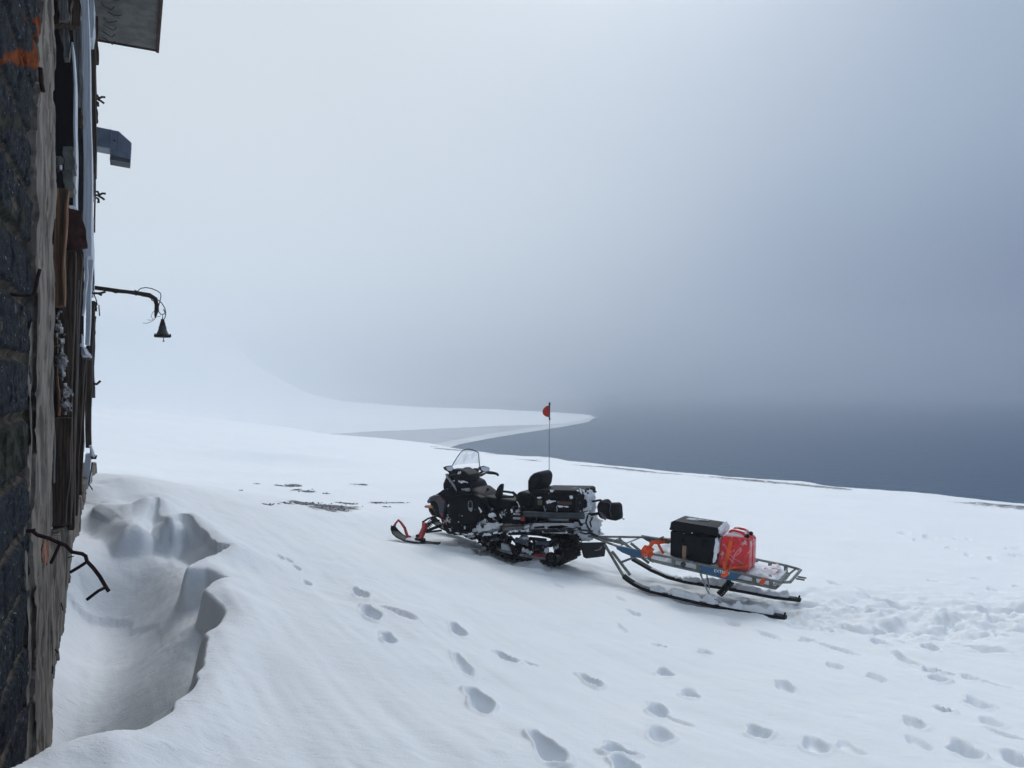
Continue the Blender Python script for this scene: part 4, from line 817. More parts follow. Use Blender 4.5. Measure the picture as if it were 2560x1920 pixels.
slab('tunnel_flank', SNOWP, [(1290, 788), (1630, 782), (1640, 850), (1570, 868), (1262, 866), (1262, 825)], .30, .22, bev=.01)
for pl in ([(1295, 818), (1385, 812), (1385, 828), (1300, 834)], [(1410, 820), (1440, 812), (1540, 805), (1600, 822), (1520, 832), (1420, 832)], [(1540, 835), (1610, 826), (1625, 850), (1590, 862)], [(1285, 768), (1640, 775), (1640, 788), (1285, 784)]):
    slab('tunnel_slot', BLKC, pl, .306, .29, bev=0)
for i, (pl, y, th) in enumerate(([[(755, 880), (765, 830), (800, 830), (830, 785), (850, 835), (875, 780), (900, 770), (930, 780), (985, 775), (1028, 785), (1010, 820), (1000, 850), (960, 880), (850, 890)], .30, .09], [[(840, 886), (900, 868), (1100, 856), (1250, 845), (1250, 858), (1100, 866), (880, 895), (845, 900)], .455, .03],
        [[(900, 720), (925, 692), (960, 702), (972, 735), (930, 745)], .31, .04], [[(1265, 845), (1330, 838), (1450, 830), (1600, 850), (1580, 870), (1400, 866), (1265, 872)], .31, .05], [[(600, 880), (700, 885), (800, 888), (760, 876), (640, 872)], .462, .01],
        [[(555, 830), (588, 825), (590, 865), (560, 866)], .305, .01])):
    obj('snow_patch', puff(M, [z1(*p) for p in pl], y, th, .009, .7, i, .02), SNOWP, sm_ob)
# rear: bumper, packed snow, flap
obj('bumper', MB().tube([M.py(*z1(1600, 760), .30), M.py(*z1(1680, 765), .30), M.py(*z1(1700, 800), .22), M.py(*z1(1790, 790), -.22), M.py(*z1(1720, 740), -.30)], .02, 8), BLK, sm_ob)
xr = M.py(*z1(1640, 880), .24)[0]
def PX(pl, x): return [M.px(*z1(*p), x) for p in pl]
def slabx(name, m, pl, x0, x1, parent=sm_ob, bev=.01, f=z1):
    A = [M.px(*f(*p), x0) for p in pl]; return obj(name, MB().loft(A, [(p[0] + (x1 - x0), p[1], p[2]) for p in A]), m, parent, bevel=bev)
slabx('rear_panel', BLKC, [(1625, 800), (1690, 770), (1830, 760), (1860, 880), (1800, 935), (1710, 945), (1640, 880)], xr, xr + .1)
for i, (pl, dx, th) in enumerate(([[(1632, 800), (1660, 752), (1720, 745), (1740, 700), (1800, 695), (1835, 730), (1820, 790), (1850, 850), (1870, 890), (1810, 925), (1770, 945), (1715, 930), (1665, 870)], -.02, .10], [[(1735, 745), (1825, 735), (1835, 700), (1740, 695)], -.05, .06])):
    obj('snow_patch', puff(M, [z1(*p) for p in pl], xr + dx, th, .009, .6, 20 + i, .012, plane='x'), SNOWP, sm_ob)
tb_('hitch', METAL, [(1700, 820), (1760, 860), (1830, 900), (1850, 905)], [0, 0, 0, 0], .022)
for q in ([(1760, 720), (1745, 780), (1760, 820), (1780, 850)], [(1690, 845), (1740, 850), (1800, 856)], [(1700, 870), (1740, 880), (1790, 875)], [(1800, 740), (1780, 780), (1790, 820)]):
    obj('hitch_chain', MB().tube([M.px(*z1(*p), xr - .17) for p in q], .012, 6), BLKC, sm_ob)
obj('safety_pin', MB().tube([M.px(*z1(*p), xr - .12) for p in ((1860, 890), (1855, 850), (1862, 818), (1868, 840), (1858, 870))], .004, 5), METAL, sm_ob)
xf = M.py(*z1(1740, 1020), .24)[0]
slabx('snow_flap', RUB, [(1690, 955), (1905, 950), (1907, 985), (1895, 1074), (1742, 1092), (1720, 1080)], xf, xf - .02, bev=.004)
tb_('flap_graphic', LABEL, [(1822, 1022), (1850, 1020), (1872, 1008), (1882, 992)], [.02, -.04, -.1, -.15], .004, n=5)
# track: lugged belt round the rear suspension
prof = [(830, 905), (800, 925), (830, 960), (900, 1010), (960, 1045), (1060, 1075), (1200, 1102), (1320, 1125), (1420, 1142), (1480, 1146), (1530, 1128), (1556, 1085), (1560, 1040), (1535, 985), (1490, 940), (1430, 905), (1330, 885), (1200, 878), (1000, 882)]
A = P(prof, .25); N_ = 150
def resample(A, n):
    L = [0]; Q = A + [A[0]]
    for a, c in zip(Q[:-1], Q[1:]): L.append(L[-1] + math.hypot(a[0] - c[0], a[2] - c[2]))
    out = []
    for k in range(n):
        s_ = L[-1] * k / n; i = max(j for j in range(len(L) - 1) if L[j] <= s_); f = (s_ - L[i]) / (L[i + 1] - L[i] + 1e-9); a, c = Q[i], Q[i + 1]
        out.append((a[0] + (c[0] - a[0]) * f, a[2] + (c[2] - a[2]) * f))
    return out
R0 = resample(A, N_)
for _ in range(2): R0 = [((R0[i - 1][0] + R0[i][0] * 2 + R0[(i + 1) % N_][0]) / 4, (R0[i - 1][1] + R0[i][1] * 2 + R0[(i + 1) % N_][1]) / 4) for i in range(N_)]
cxz = (sum(p[0] for p in R0) / N_, sum(p[1] for p in R0) / N_)
nrm = []
for i in range(N_):
    a, c = R0[i - 1], R0[(i + 1) % N_]; tx, tz = c[0] - a[0], c[1] - a[1]; l = math.hypot(tx, tz) + 1e-9; nx_, nz_ = tz / l, -tx / l
    if (R0[i][0] - cxz[0]) * nx_ + (R0[i][1] - cxz[1]) * nz_ < 0: nx_, nz_ = -nx_, -nz_
    nrm.append((nx_, nz_))
mb = MB(); vs = []
for i in range(N_):
    (x, z), (nx_, nz_) = R0[i], nrm[i]
    vs += [(x, .25, z), (x - nx_ * .018, .25, z - nz_ * .018), (x - nx_ * .018, -.25, z - nz_ * .018), (x, -.25, z)]
fs = []
for i in range(N_):
    k, l = i * 4, ((i + 1) % N_) * 4
    for c in range(4): fs.append((k + c, k + (c + 1) % 4, l + (c + 1) % 4, l + c))
mb.add(vs, fs); trk = obj('track', mb, RUB, sm_ob, smooth=False)
mb = MB()
for i in range(0, N_, 2):
    (x, z), (nx_, nz_) = R0[i], nrm[i]; tx, tz = -nz_, nx_
    for (ya, yb) in (((.25, .13), (.07, -.07), (-.13, -.25)) if i % 4 else ((.20, .05), (-.05, -.20))):
        h = .034
        p = [(x - tx * .008, z - tz * .008), (x + tx * .008, z + tz * .008), (x + tx * .005 + nx_ * h, z + tz * .005 + nz_ * h), (x - tx * .005 + nx_ * h, z - tz * .005 + nz_ * h)]
        mb.loft([(q[0], ya, q[1]) for q in p], [(q[0], yb, q[1]) for q in p])
obj('lugs', mb, RUB, trk, smooth=False)
# slide rails, wheels, arms, shocks
for y in (.17, -.17):
    slab('slide_rail', ALU, [(830, 905), (850, 905), (900, 955), (1000, 1005), (1150, 1050), (1410, 1085), (1400, 1108), (1150, 1075), (1000, 1035), (890, 985)], y + .012, y - .012, bev=.003)
    slab('rail_graphic', REDP, [(1290, 1050), (1400, 1070), (1405, 1088), (1300, 1078)], y + .02, y - .018, bev=.002)
    slab('rail_snow', SNOWP, [(1010, 960), (1060, 975), (1090, 1030), (1010, 1015)], y + .03, y - .02, bev=.01)
for (x, y, r) in ((945, 975, .058), (1140, 1032, .060), (1445, 1090, .078), (1320, 1010, .045), (880, 925, .05)):
    for yy in (.21, -.17):
        q = M.py(*z1(x, y), yy if yy > 0 else .21); q = (q[0], yy, q[2])
        wh = obj('wheel', MB().lathe((q[0], yy - .02, q[2]), [(r * .5, 0), (r * .95, .002), (r, .01), (r, .032), (r * .95, .04), (r * .8, .036), (r * .7, .022), (r * .3, .022), (r * .28, .045), (r * .1, .047)], (0, 1, 0), 20), RUB, sm_ob)
        mb = MB()
        for k in range(6):
            a = k * math.pi / 3; mb.lathe((q[0] + r * .5 * math.cos(a), yy, q[2] + r * .5 * math.sin(a)), [(r * .13, 0), (r * .13, .012)], (0, 1, 0), 8)
        obj('hub_bolts', mb, METAL, wh)
for (a, c, r, m) in (((1140, 930), (1240, 960), .035, ZINC), ((1090, 900), (1180, 1000), .018, BLKC), ((1290, 930), (1330, 1040), .02, BLKC), ((1380, 1020), (1460, 930), .02, METAL), ((1260, 920), (1400, 935), .024, METAL), ((960, 930), (1060, 990), .02, METAL), ((1200, 1030), (1280, 960), .016, BLKC), ((1320, 960), (1430, 960), .03, ZINC), ((1050, 900), (980, 960), .018, BLKC)):
    obj('suspension_link', MB().tube([M.py(*z1(*a), .08), M.py(*z1(*c), .10)], r, 8), m, sm_ob)
for (a, c) in (((1180, 900), (1255, 965)), ((1000, 900), (920, 950))):
    A = M.py(*z1(*a), .12); B = M.py(*z1(*c), .12); k = obj('rear_shock', MB().tube([A, B], .02, 8), METAL, sm_ob); obj('spring', MB().coil(A, B, .042, .008, 6), ALU, k)
for i, (pl, y, th) in enumerate(([[(1190, 900), (1215, 885), (1250, 895), (1245, 930), (1210, 935)], .15, .04], [[(1385, 1000), (1420, 985), (1440, 1010), (1425, 1055), (1395, 1050)], .19, .03], [[(1180, 1000), (1240, 1010), (1290, 1040), (1270, 1060), (1190, 1050)], .19, .02], [[(830, 915), (850, 925), (915, 975), (905, 985), (835, 940)], .20, .02], [[(720, 893), (775, 898), (760, 912), (725, 915)], .3, .05])):
    obj('snow_patch', puff(M, [z1(*p) for p in pl], y, th, .008, .6, 40 + i, .02), SNOWP, sm_ob)
for pl in ([(1270, 960), (1330, 965), (1345, 1050), (1290, 1045)], [(1440, 930), (1560, 960), (1545, 1060), (1470, 1060)], [(1130, 960), (1200, 985), (1180, 1040), (1130, 1020)], [(900, 900), (1010, 900), (1000, 985), (930, 960)]):
    slab('dark_infill', BLKS, pl, .10, -.10, bev=.012)  # dark plates added to block the see-through gap inside the track
slab('chain_case', BLKS, [(660, 880), (830, 890), (820, 925), (760, 935), (700, 910)], .22, -.22, bev=.01)
# ---------------------------------------------------------------- case on the rack
def zq(x, y): return (1250 + .16878 * x, 1150 + .16878 * y)
cs = thing('cargo_case', M, 'black hard case strapped on the rear rack of the snowmobile', 'case')
def slabz(name, m, pts, y0, y1, par, bev=.01, f=z1, inset=0): return slab(name, m, pts, y0, y1, par, f, bev, inset)
slabz('case_body', BLK, [(1276, 540), (1655, 552), (1650, 700), (1282, 690)], .29, -.25, cs, .02)
slabz('lid', BLK, [(1270, 545), (1278, 510), (1300, 497), (1655, 505), (1672, 520), (1672, 556)], .30, -.26, cs, .022)
slabz('rim', BLKC, [(1268, 540), (1674, 552), (1674, 568), (1268, 556)], .306, -.266, cs, .005)
for (pl, m) in (([(1325, 585), (1365, 588), (1362, 634), (1322, 630)], mat('tan latch', (.085, .07, .05), .6)), ([(1498, 598), (1620, 604), (1612, 632), (1498, 626)], mat('brown leather strap', (.055, .022, .012), .5, frost=.7, fthr=.63)), ([(1375, 540), (1480, 545), (1480, 570), (1372, 566)], BLKC), ([(1395, 600), (1480, 600), (1480, 665), (1400, 665)], BLKC)):
    slabz('latch', m, pl, .315, .29, cs, .006)
tb_('handle_strap', LABEL, [(1383, 640), (1386, 665), (1392, 690), (1400, 660)], .318, .005, cs, n=5); tb_('handle_strap', LABEL, [(1490, 640), (1496, 665), (1492, 700)], .318, .005, cs, n=5)
for i, (pl, y, th) in enumerate(([[(1436, 500), (1450, 494), (1464, 498), (1460, 520), (1438, 520)], .30, .012], [[(1598, 552), (1630, 550), (1636, 575), (1608, 580)], .31, .02], [[(1396, 592), (1420, 585), (1490, 592), (1485, 606), (1410, 618), (1398, 606)], .318, .02], [[(1498, 630), (1560, 634), (1602, 640), (1600, 655), (1510, 652)], .318, .015], [[(1325, 565), (1350, 562), (1368, 570), (1350, 582), (1328, 576)], .305, .015])):
    obj('snow_patch', puff(M, [z1(*p) for p in pl], y, th, .006, .4, 60 + i, .008), SNOWP, cs)
xc_ = M.py(*z1(1655, 600), .29)[0]
for i, pl in enumerate(([(1700, 530), (1760, 500), (1800, 498), (1826, 540), (1826, 690), (1780, 694), (1700, 690), (1752, 640), (1762, 600), (1725, 560)], [(1665, 510), (1700, 498), (1780, 495), (1800, 512), (1740, 530), (1680, 545)])):
    obj('snow_patch', puff(M, [z1(*p) for p in pl], xc_ - .015, .03, .008, .8, 70 + i, .025, plane='x'), SNOWP, cs)
# bags hanging behind the rack
bg = thing('duffel_bag', M, 'soft black duffel bag tied behind the rack of the snowmobile', 'bag')
xb = M.py(*z1(1800, 640), -.1)[0]
def blob(name, m, pl, y0, y1, par, k=.2): return slab(name, m, pl, y0, y1, par, z1, .03, k, seg=3)
blob('bag_body', CLOTH, [(1860, 625), (1885, 620), (2000, 617), (2018, 625), (2026, 650), (2032, 730), (2028, 760), (1995, 770), (1960, 765), (1870, 740), (1860, 700)], -.12, -.27, bg, .06)
blob('bag_end', CLOTH, [(1830, 640), (1850, 600), (1880, 590), (1905, 620), (1920, 680), (1918, 745), (1880, 762), (1845, 735)], -.05, -.30, bg, .10)
slab('side_pocket', mat('grey fabric', (.09, .095, .11), .8), [(1855, 690), (1880, 695), (1918, 745), (1912, 765), (1885, 745)], -.035, -.06, bg, z1, .006)
tb_('bag_bracket', BLKC, [(1725, 725), (1790, 712), (1880, 700)], [.0, -.1, -.2], .02, bg); tb_('bag_strap', CLOTH, [(1800, 600), (1870, 588), (1905, 612), (1940, 618)], -.1, .014, bg); tb_('bag_strap', CLOTH, [(2058, 740), (2070, 755), (2078, 750)], -.12, .006, bg)
tb_('bag_strap', mat('grey fabric', (.09, .095, .11), .8), [(1960, 625), (1950, 680), (1965, 740)], -.115, .006, bg)
# whip flag
ff = thing('whip_flag', M, 'small red flag on a thin tall whip pole above the snowmobile', 'flag')
ypl = -.24
q0 = M.py(1373.5, 1240, ypl); pole = [(q0[0], ypl, q0[2]), M.py(1373, 1178, ypl), M.py(1373, 1100, ypl), M.py(1374, 1050, ypl)]
obj('pole', MB().tube(pole, .0045, 6), mat('pale fibreglass', (.25, .27, .3), .4), ff)
obj('pole_tip', MB().tube([M.py(1374, 1050, ypl), M.py(1374, 1044, ypl)], .010, 6).tube([M.py(1374, 1046, ypl), M.py(1374, 1012, ypl)], .007, 6).tube([M.py(1374, 1013, ypl), M.py(1374, 1006, ypl)], .011, 6), BLKC, ff)
A = [M.py(u, v, ypl) for u, v in ((1373, 1014), (1366, 1016), (1360, 1021), (1357, 1028), (1358, 1035), (1364, 1040), (1373, 1043))]
cl = obj('flag_cloth', MB().loft([(p[0], p[1] + .004, p[2]) for p in A], [(p[0], p[1] - .004, p[2]) for p in A]), FLAG, ff)
obj('hem', MB().tube(A, .0045, 6), BORDER, cl)
# ================================================================== SLED
sl = thing('cargo_sled', M, 'towed metal cargo sled with blue side panels on two black runners', 'sled')
def S(pts, y): return [M.py(*z2(*p), y) for p in pts]
def sslab(name, m, pts, y0, y1, par=sl, bev=.004, f=z2): return slab(name, m, pts, y0, y1, par, f, bev)
def stube(name, m, pts, y, r, par=sl, n=8, f=z2): return tb_(name, m, pts, y, r, par, f, n)
def bar(A, B, w, h):            # flat bar between two local points, w across y, h in z
    return MB().loft([(A[0], A[1] - w, A[2] - h), (A[0], A[1] + w, A[2] - h), (A[0], A[1] + w, A[2] + h), (A[0], A[1] - w, A[2] + h)], [(B[0], B[1] - w, B[2] - h), (B[0], B[1] + w, B[2] - h), (B[0], B[1] + w, B[2] + h), (B[0], B[1] - w, B[2] + h)])
def path(name, m, Q, w, h, par=sl, bev=.003):
    loops = [[(p[0], p[1] - w, p[2] - h), (p[0], p[1] + w, p[2] - h), (p[0], p[1] + w, p[2] + h), (p[0], p[1] - w, p[2] + h)] for p in Q]
    return obj(name, MB().lofts(loops), m, par, bevel=bev)
nr_ = S([(390, 478), (650, 538), (890, 583), (1180, 650), (1570, 742), (1850, 800), (1975, 822)], .40); hp = M.py(*z2(190, 397), 0.03)
frr = S([(480, 388), (700, 394), (1690, 598), (2000, 662), (2100, 690)], -.40)
path('side_rail', OLIVE, [(hp[0], .05, hp[2])] + nr_, .014, .012); 
frf = [(hp[0], -.05, hp[2]), M.py(*z2(450, 390), -.34)] + frr[1:]
path('side_rail', OLIVE, frf, .014, .012)
rr1, rr2 = nr_[-1], frr[-1]; obj('end_rail', MB().tube([rr1, ((rr1[0] - .06), .34, rr1[2] - .004), ((rr2[0] - .06), -.34, rr2[2]), rr2], .016, 8), OLIVE, sl)
lo_n = S([(700, 612), (930, 668), (1170, 722), (1500, 800), (1750, 850), (1900, 882)], .39)
path('lower_rail', OLIVE, lo_n, .012, .012)
dzr = lo_n[2][2] - S([(1170, 645)], .39)[0][2]
lo_f = [(p[0], -.39, p[2]) for p in lo_n]; path('lower_rail', OLIVE, lo_f, .012, .012)
obj('end_crossbar', MB().tube([lo_n[-1], (lo_n[-1][0], .2, lo_n[-1][2] - .01), (lo_f[-1][0], -.2, lo_f[-1][2] - .01), lo_f[-1]], .014, 8).tube([lo_n[-1], rr1], .012, 6).tube([lo_f[-1], rr2], .012, 6), OLIVE, sl)
def zat(line, x):
    L = sorted(line, key=lambda p: p[0])
    for a, c in zip(L[:-1], L[1:]):
        if a[0] <= x <= c[0]: return a[2] + (c[2] - a[2]) * (x - a[0]) / (c[0] - a[0])
    return L[0][2] if x < L[0][0] else L[-1][2]
for s, (up, lw) in ((1, (nr_, lo_n)), (-1, (frf, lo_f))):
    for u_ in (700, 930, 1165, 1700, 1860):
        x = S([(u_, 700)], .39)[0][0]; obj('upright', MB().box((x - .022, s * .392 - .006, zat(lw, x)), (x + .022, s * .392 + .006, zat(up, x))), OLIVE, sl, bevel=.003)
# deck and its snow
x_a, x_b = lo_n[0][0] + .25, lo_n[-1][0]
dk = [(x, zat(lo_n, x) + .012) for x in np.linspace(x_a, x_b, 14)]
mb = MB()
for y in np.linspace(-.34, .34, 9):
    mb.lofts([[(x, y - .028, z - .006), (x, y + .028, z - .006), (x, y + .028, z + .006), (x, y - .028, z + .006)] for x, z in dk])
obj('deck_slats', mb, OLIVE, sl)
def deck_snow(xa, xb, ya, yb, h, seed, name='deck_snow', par=sl, base=lo_n, lift=.02, taper=.08):
    nx, ny = max(6, int(abs(xb - xa) / .015)), max(6, int(abs(yb - ya) / .015)); gx, gy = np.meshgrid(np.linspace(xa, xb, nx + 1), np.linspace(ya, yb, ny + 1), indexing='ij')
    e_ = np.minimum(np.minimum(gx - min(xa, xb), max(xa, xb) - gx), np.minimum(gy - ya, yb - gy)) + .03 * fbm(gx * 12 + seed, gy * 12, 3)
    hh = h * sstep(e_, 0, taper) * (1 + .6 * fbm(gx * 7 + seed, gy * 7, 4)); z0 = np.array([zat(base, float(x)) + lift for x in gx[:, 0]])[:, None] + 0 * gy
    mb = MB(); k = (nx + 1) * (ny + 1)
    for lay, zz in ((0, z0 + hh), (1, z0 - .004)): mb.v += [(float(a), float(c), float(d)) for a, c, d in zip(gx.ravel(), gy.ravel(), zz.ravel())]
    g = lambda i, j: i * (ny + 1) + j
    for i in range(nx):
        for j in range(ny):
            mb.f.append((g(i, j), g(i + 1, j), g(i + 1, j + 1), g(i, j + 1))); mb.f.append(tuple(k + q for q in (g(i, j), g(i, j + 1), g(i + 1, j + 1), g(i + 1, j))))
    for i in range(nx): mb.f += [(g(i, 0), k + g(i, 0), k + g(i + 1, 0), g(i + 1, 0)), (g(i, ny), g(i + 1, ny), k + g(i + 1, ny), k + g(i, ny))]
    for j in range(ny): mb.f += [(g(0, j), g(0, j + 1), k + g(0, j + 1), k + g(0, j)), (g(nx, j), k + g(nx, j), k + g(nx, j + 1), g(nx, j + 1))]
    return obj(name, mb, SNOWP, par)
deck_snow(x_a - .02, x_b + .03, -.37, .37, .05, 2)
deck_snow(x_b + .03, x_b + .75, -.37, .37, .06, 5)
# front A-frame braces on the deck
for (a, ya, c, yc) in (((350, 430), .2, (440, 395), -.3), ((430, 470), .38, (620, 395), -.38)):
    obj('cross_brace', bar(M.py(*z2(*a), ya), M.py(*z2(*c), yc), .015, .008), OLIVE, sl)
# panels
def panel(pts, y=.415):
    for s in (1, -1):
        A = [(p[0], s * y, p[2]) for p in S(pts, y)]; obj('side_panel', MB().loft(A, [(p[0], s * (y - .008), p[2]) for p in A]), BLUE, sl, bevel=.002)
panel([(385, 478), (640, 520), (655, 592), (545, 582), (440, 540), (385, 505)]); panel([(1180, 658), (1585, 748), (1512, 806), (1430, 792), (1192, 724)])
def lettering(s_, A, B, hgt, y):
    cu = bpy.data.curves.new('lettering', 'FONT'); cu.body = s_; cu.size = 1; cu.extrude = .02; t_ = bpy.data.objects.new('tmp', cu); COL.objects.link(t_)
    bpy.context.view_layer.update(); me = bpy.data.meshes.new_from_object(t_.evaluated_get(bpy.context.evaluated_depsgraph_get())); bpy.data.objects.remove(t_)
    xs_ = [v.co.x for v in me.vertices]; w0, w1 = min(xs_), max(xs_); hh = max(v.co.y for v in me.vertices)
    for v in me.vertices:
        f = (v.co.x - w0) / (w1 - w0); g = v.co.y / hh * hgt; v.co = (A[0] + (B[0] - A[0]) * f, y + v.co.z * .1, A[2] + (B[2] - A[2]) * f + g)
    me.materials.append(WHT); o = bpy.data.objects.new('lettering', me); COL.objects.link(o); o.parent = sl; return o
A = S([(1318, 724)], .417)[0]; B = S([(1462, 752)], .417)[0]; lettering('EXTREM', A, B, .032, .417)
# runners
nrun = S([(455, 765), (500, 800), (560, 838), (640, 878), (720, 905), (900, 948), (1200, 1018), (1500, 1078), (1800, 1128), (1960, 1150)], .42)
frun = S([(540, 598), (640, 655), (720, 702), (880, 772), (1050, 815), (1300, 856), (1600, 905), (1900, 962), (2100, 984)], -.42)
for Q, y in ((nrun, .42), (frun, -.42)):
    if y < 0: Q = [(p[0], y, p[2]) for p in Q]
    r_ = path('runner', BLKC, Q, .048, .018); e0 = Q[-1]; obj('runner_heel', MB().box((e0[0] - .05, y - .045, e0[2] - .02), (e0[0] + .03, y + .045, e0[2] + .014)).tube([(e0[0] - .02, y, e0[2]), (e0[0] - .04, y, e0[2] + .05)], .012, 6), RUB, r_, bevel=.006)
    path('runner_top', ALU, [(p[0], y, p[2] + .02) for p in Q[2:-1]], .03, .006, r_)
    sn = deck_snow(Q[3][0] - .1, Q[-1][0] + .08, y - .045, y + .045, .07, 7 + y * 10, 'snow_patch', r_, Q, .015, .03)
# struts
for s in (1, -1):
    f_ = (lambda u, v, yy=.4: (lambda q: (q[0], s * q[1], q[2]))(M.py(*z2(u, v), yy)))
    for (a, c, ya, yc, r) in (((275, 465), (455, 768), .22, .42, .018), ((345, 530), (515, 752), .30, .40, .018)):
        obj('front_strut', MB().tube([f_(*a, ya), f_(*c, yc)], r, 8), OLIVE, sl)
    obj('front_brace', bar(f_(430, 632, .36), f_(540, 590, .2), .012, .014), OLIVE, sl); obj('front_brace', bar(f_(420, 635, .36), f_(350, 530, .30), .012, .010), OLIVE, sl)
    obj('rear_strut', bar(f_(1182, 735), f_(1282, 965, .42), .016, .018), ALU, sl, bevel=.004); obj('rear_strut', bar(f_(1245, 745, .30), f_(1272, 880, .38), .014, .014), METAL, sl)
    A, B = f_(1480, 815, .38), f_(1365, 942, .40); k = obj('coil_shock', MB().tube([A, B], .016, 8), METAL, sl); obj('spring', MB().coil(A, B, .034, .0085, 9), BLKC, k)
    obj('shock_bracket', MB().tube([f_(1440, 795, .38), f_(1460, 830, .38)], .012, 6), METAL, k)
    obj('leaf_spring', bar(f_(1300, 972, .42), f_(1670, 1090, .42), .02, .004), ALU, sl)
stube('crossmember', OLIVE, [(1190, 735), (1250, 700)], [.39, -.39], .016); obj('crossmember', MB().tube([S([(1500, 800)], .39)[0], (S([(1500, 800)], .39)[0][0], -.39, S([(1500, 800)], .39)[0][2])], .016, 8), OLIVE, sl)
obj('drawbar', MB().tube([(hp[0] + .12, 0, hp[2] + .01), (hp[0], 0, hp[2]), (S([(380, 500)], .3)[0][0], .0, hp[2] - .04)], .022, 8), OLIVE, sl)
obj('clamp', MB().lathe(M.py(*z2(1025, 650), .42), [(.03, 0), (.03, .02), (.012, .03)], (0, 1, 0), 10), METAL, sl)
obj('tail_hook', MB().tube([(rr2[0] - .05, -.1, lo_f[-1][2] + .02), (rr2[0] - .14, -.12, lo_f[-1][2] + .01)], .01, 6).tube([(rr2[0] - .05, -.2, lo_f[-1][2] + .02), (rr2[0] - .14, -.22, lo_f[-1][2] + .01)], .01, 6), BORDER, sl)
# ---------------------------------------------------------------- big case on the sled
bc_ = thing('equipment_case', M, 'large black hard case with sloping lid standing on the sled', 'case')
def zbc(p): return z2(*p)
sslab('case_body', BLKC, [(897, 330), (1340, 400), (1302, 650), (893, 574)], .33, -.07, bc_, .022)
sslab('lid', BLKC, [(892, 318), (905, 248), (935, 236), (1335, 300), (1352, 312), (1352, 372), (895, 325)], .337, -.077, bc_, .02)
sslab('rim', BLKC, [(889, 305), (1362, 368), (1360, 384), (889, 320)], .343, -.082, bc_, .006)
sslab('wood_tag', WOODT, [(1014, 472), (1052, 478), (1048, 612), (1010, 604)], .342, .335, bc_, .002)
A = S([(905, 248), (1335, 300)], .345); zt = lambda x: A[0][2] + (A[1][2] - A[0][2]) * (x - A[0][0]) / (A[1][0] - A[0][0])
mb = MB()
for (fa, fb, ya, yb) in ((.22, .42, .02, .16), (.44, .49, .0, .15), (.50, .60, .04, .10), (.62, .68, .02, .09)):
    xa, xb_ = A[0][0] + (A[1][0] - A[0][0]) * fa, A[0][0] + (A[1][0] - A[0][0]) * fb
    mb.loft([(xa, ya, zt(xa) + .012), (xb_, ya, zt(xb_) + .012), (xb_, yb, zt(xb_) + .012), (xa, yb, zt(xa) + .012)], [(xa, ya, zt(xa) + .02), (xb_, ya, zt(xb_) + .02), (xb_, yb, zt(xb_) + .02), (xa, yb, zt(xa) + .02)])
obj('sticker', mb, LABEL, bc_, smooth=False)
for (x, y) in ((1000, 400), (1200, 430)): sslab('latch', BLK, [(x, y), (x + 45, y + 7), (x + 43, y + 60), (x - 2, y + 52)], .345, .33, bc_, .006)
sslab('handle', BLK, [(1050, 345), (1190, 365), (1188, 375), (1050, 356)], .358, .335, bc_, .004)
for i, (pl, y) in enumerate(([[(1024, 350), (1036, 350), (1034, 375), (1026, 375)], .346], [[(1098, 345), (1112, 346), (1110, 358), (1098, 357)], .358])):
    obj('snow_patch', puff(M, [z2(*p) for p in pl], y, .006, .006, .3, i, .002), SNOWP, bc_)
xcs = M.py(*z2(1345, 400), .33)[0]
for i, pl in enumerate(([(1360, 300), (1400, 262), (1438, 240), (1452, 262), (1452, 300), (1440, 340), (1400, 380), (1370, 372)], [(1335, 400), (1362, 400), (1350, 500), (1318, 640), (1308, 650), (1318, 520)], [(1380, 390), (1400, 395), (1385, 480), (1345, 560), (1350, 500)])):
    obj('snow_patch', puff(M, [z2(*p) for p in pl], xcs + (-.02, .005, -.01)[i], .02, .007, .6, 12 + i, .012, plane='x'), SNOWP, bc_)
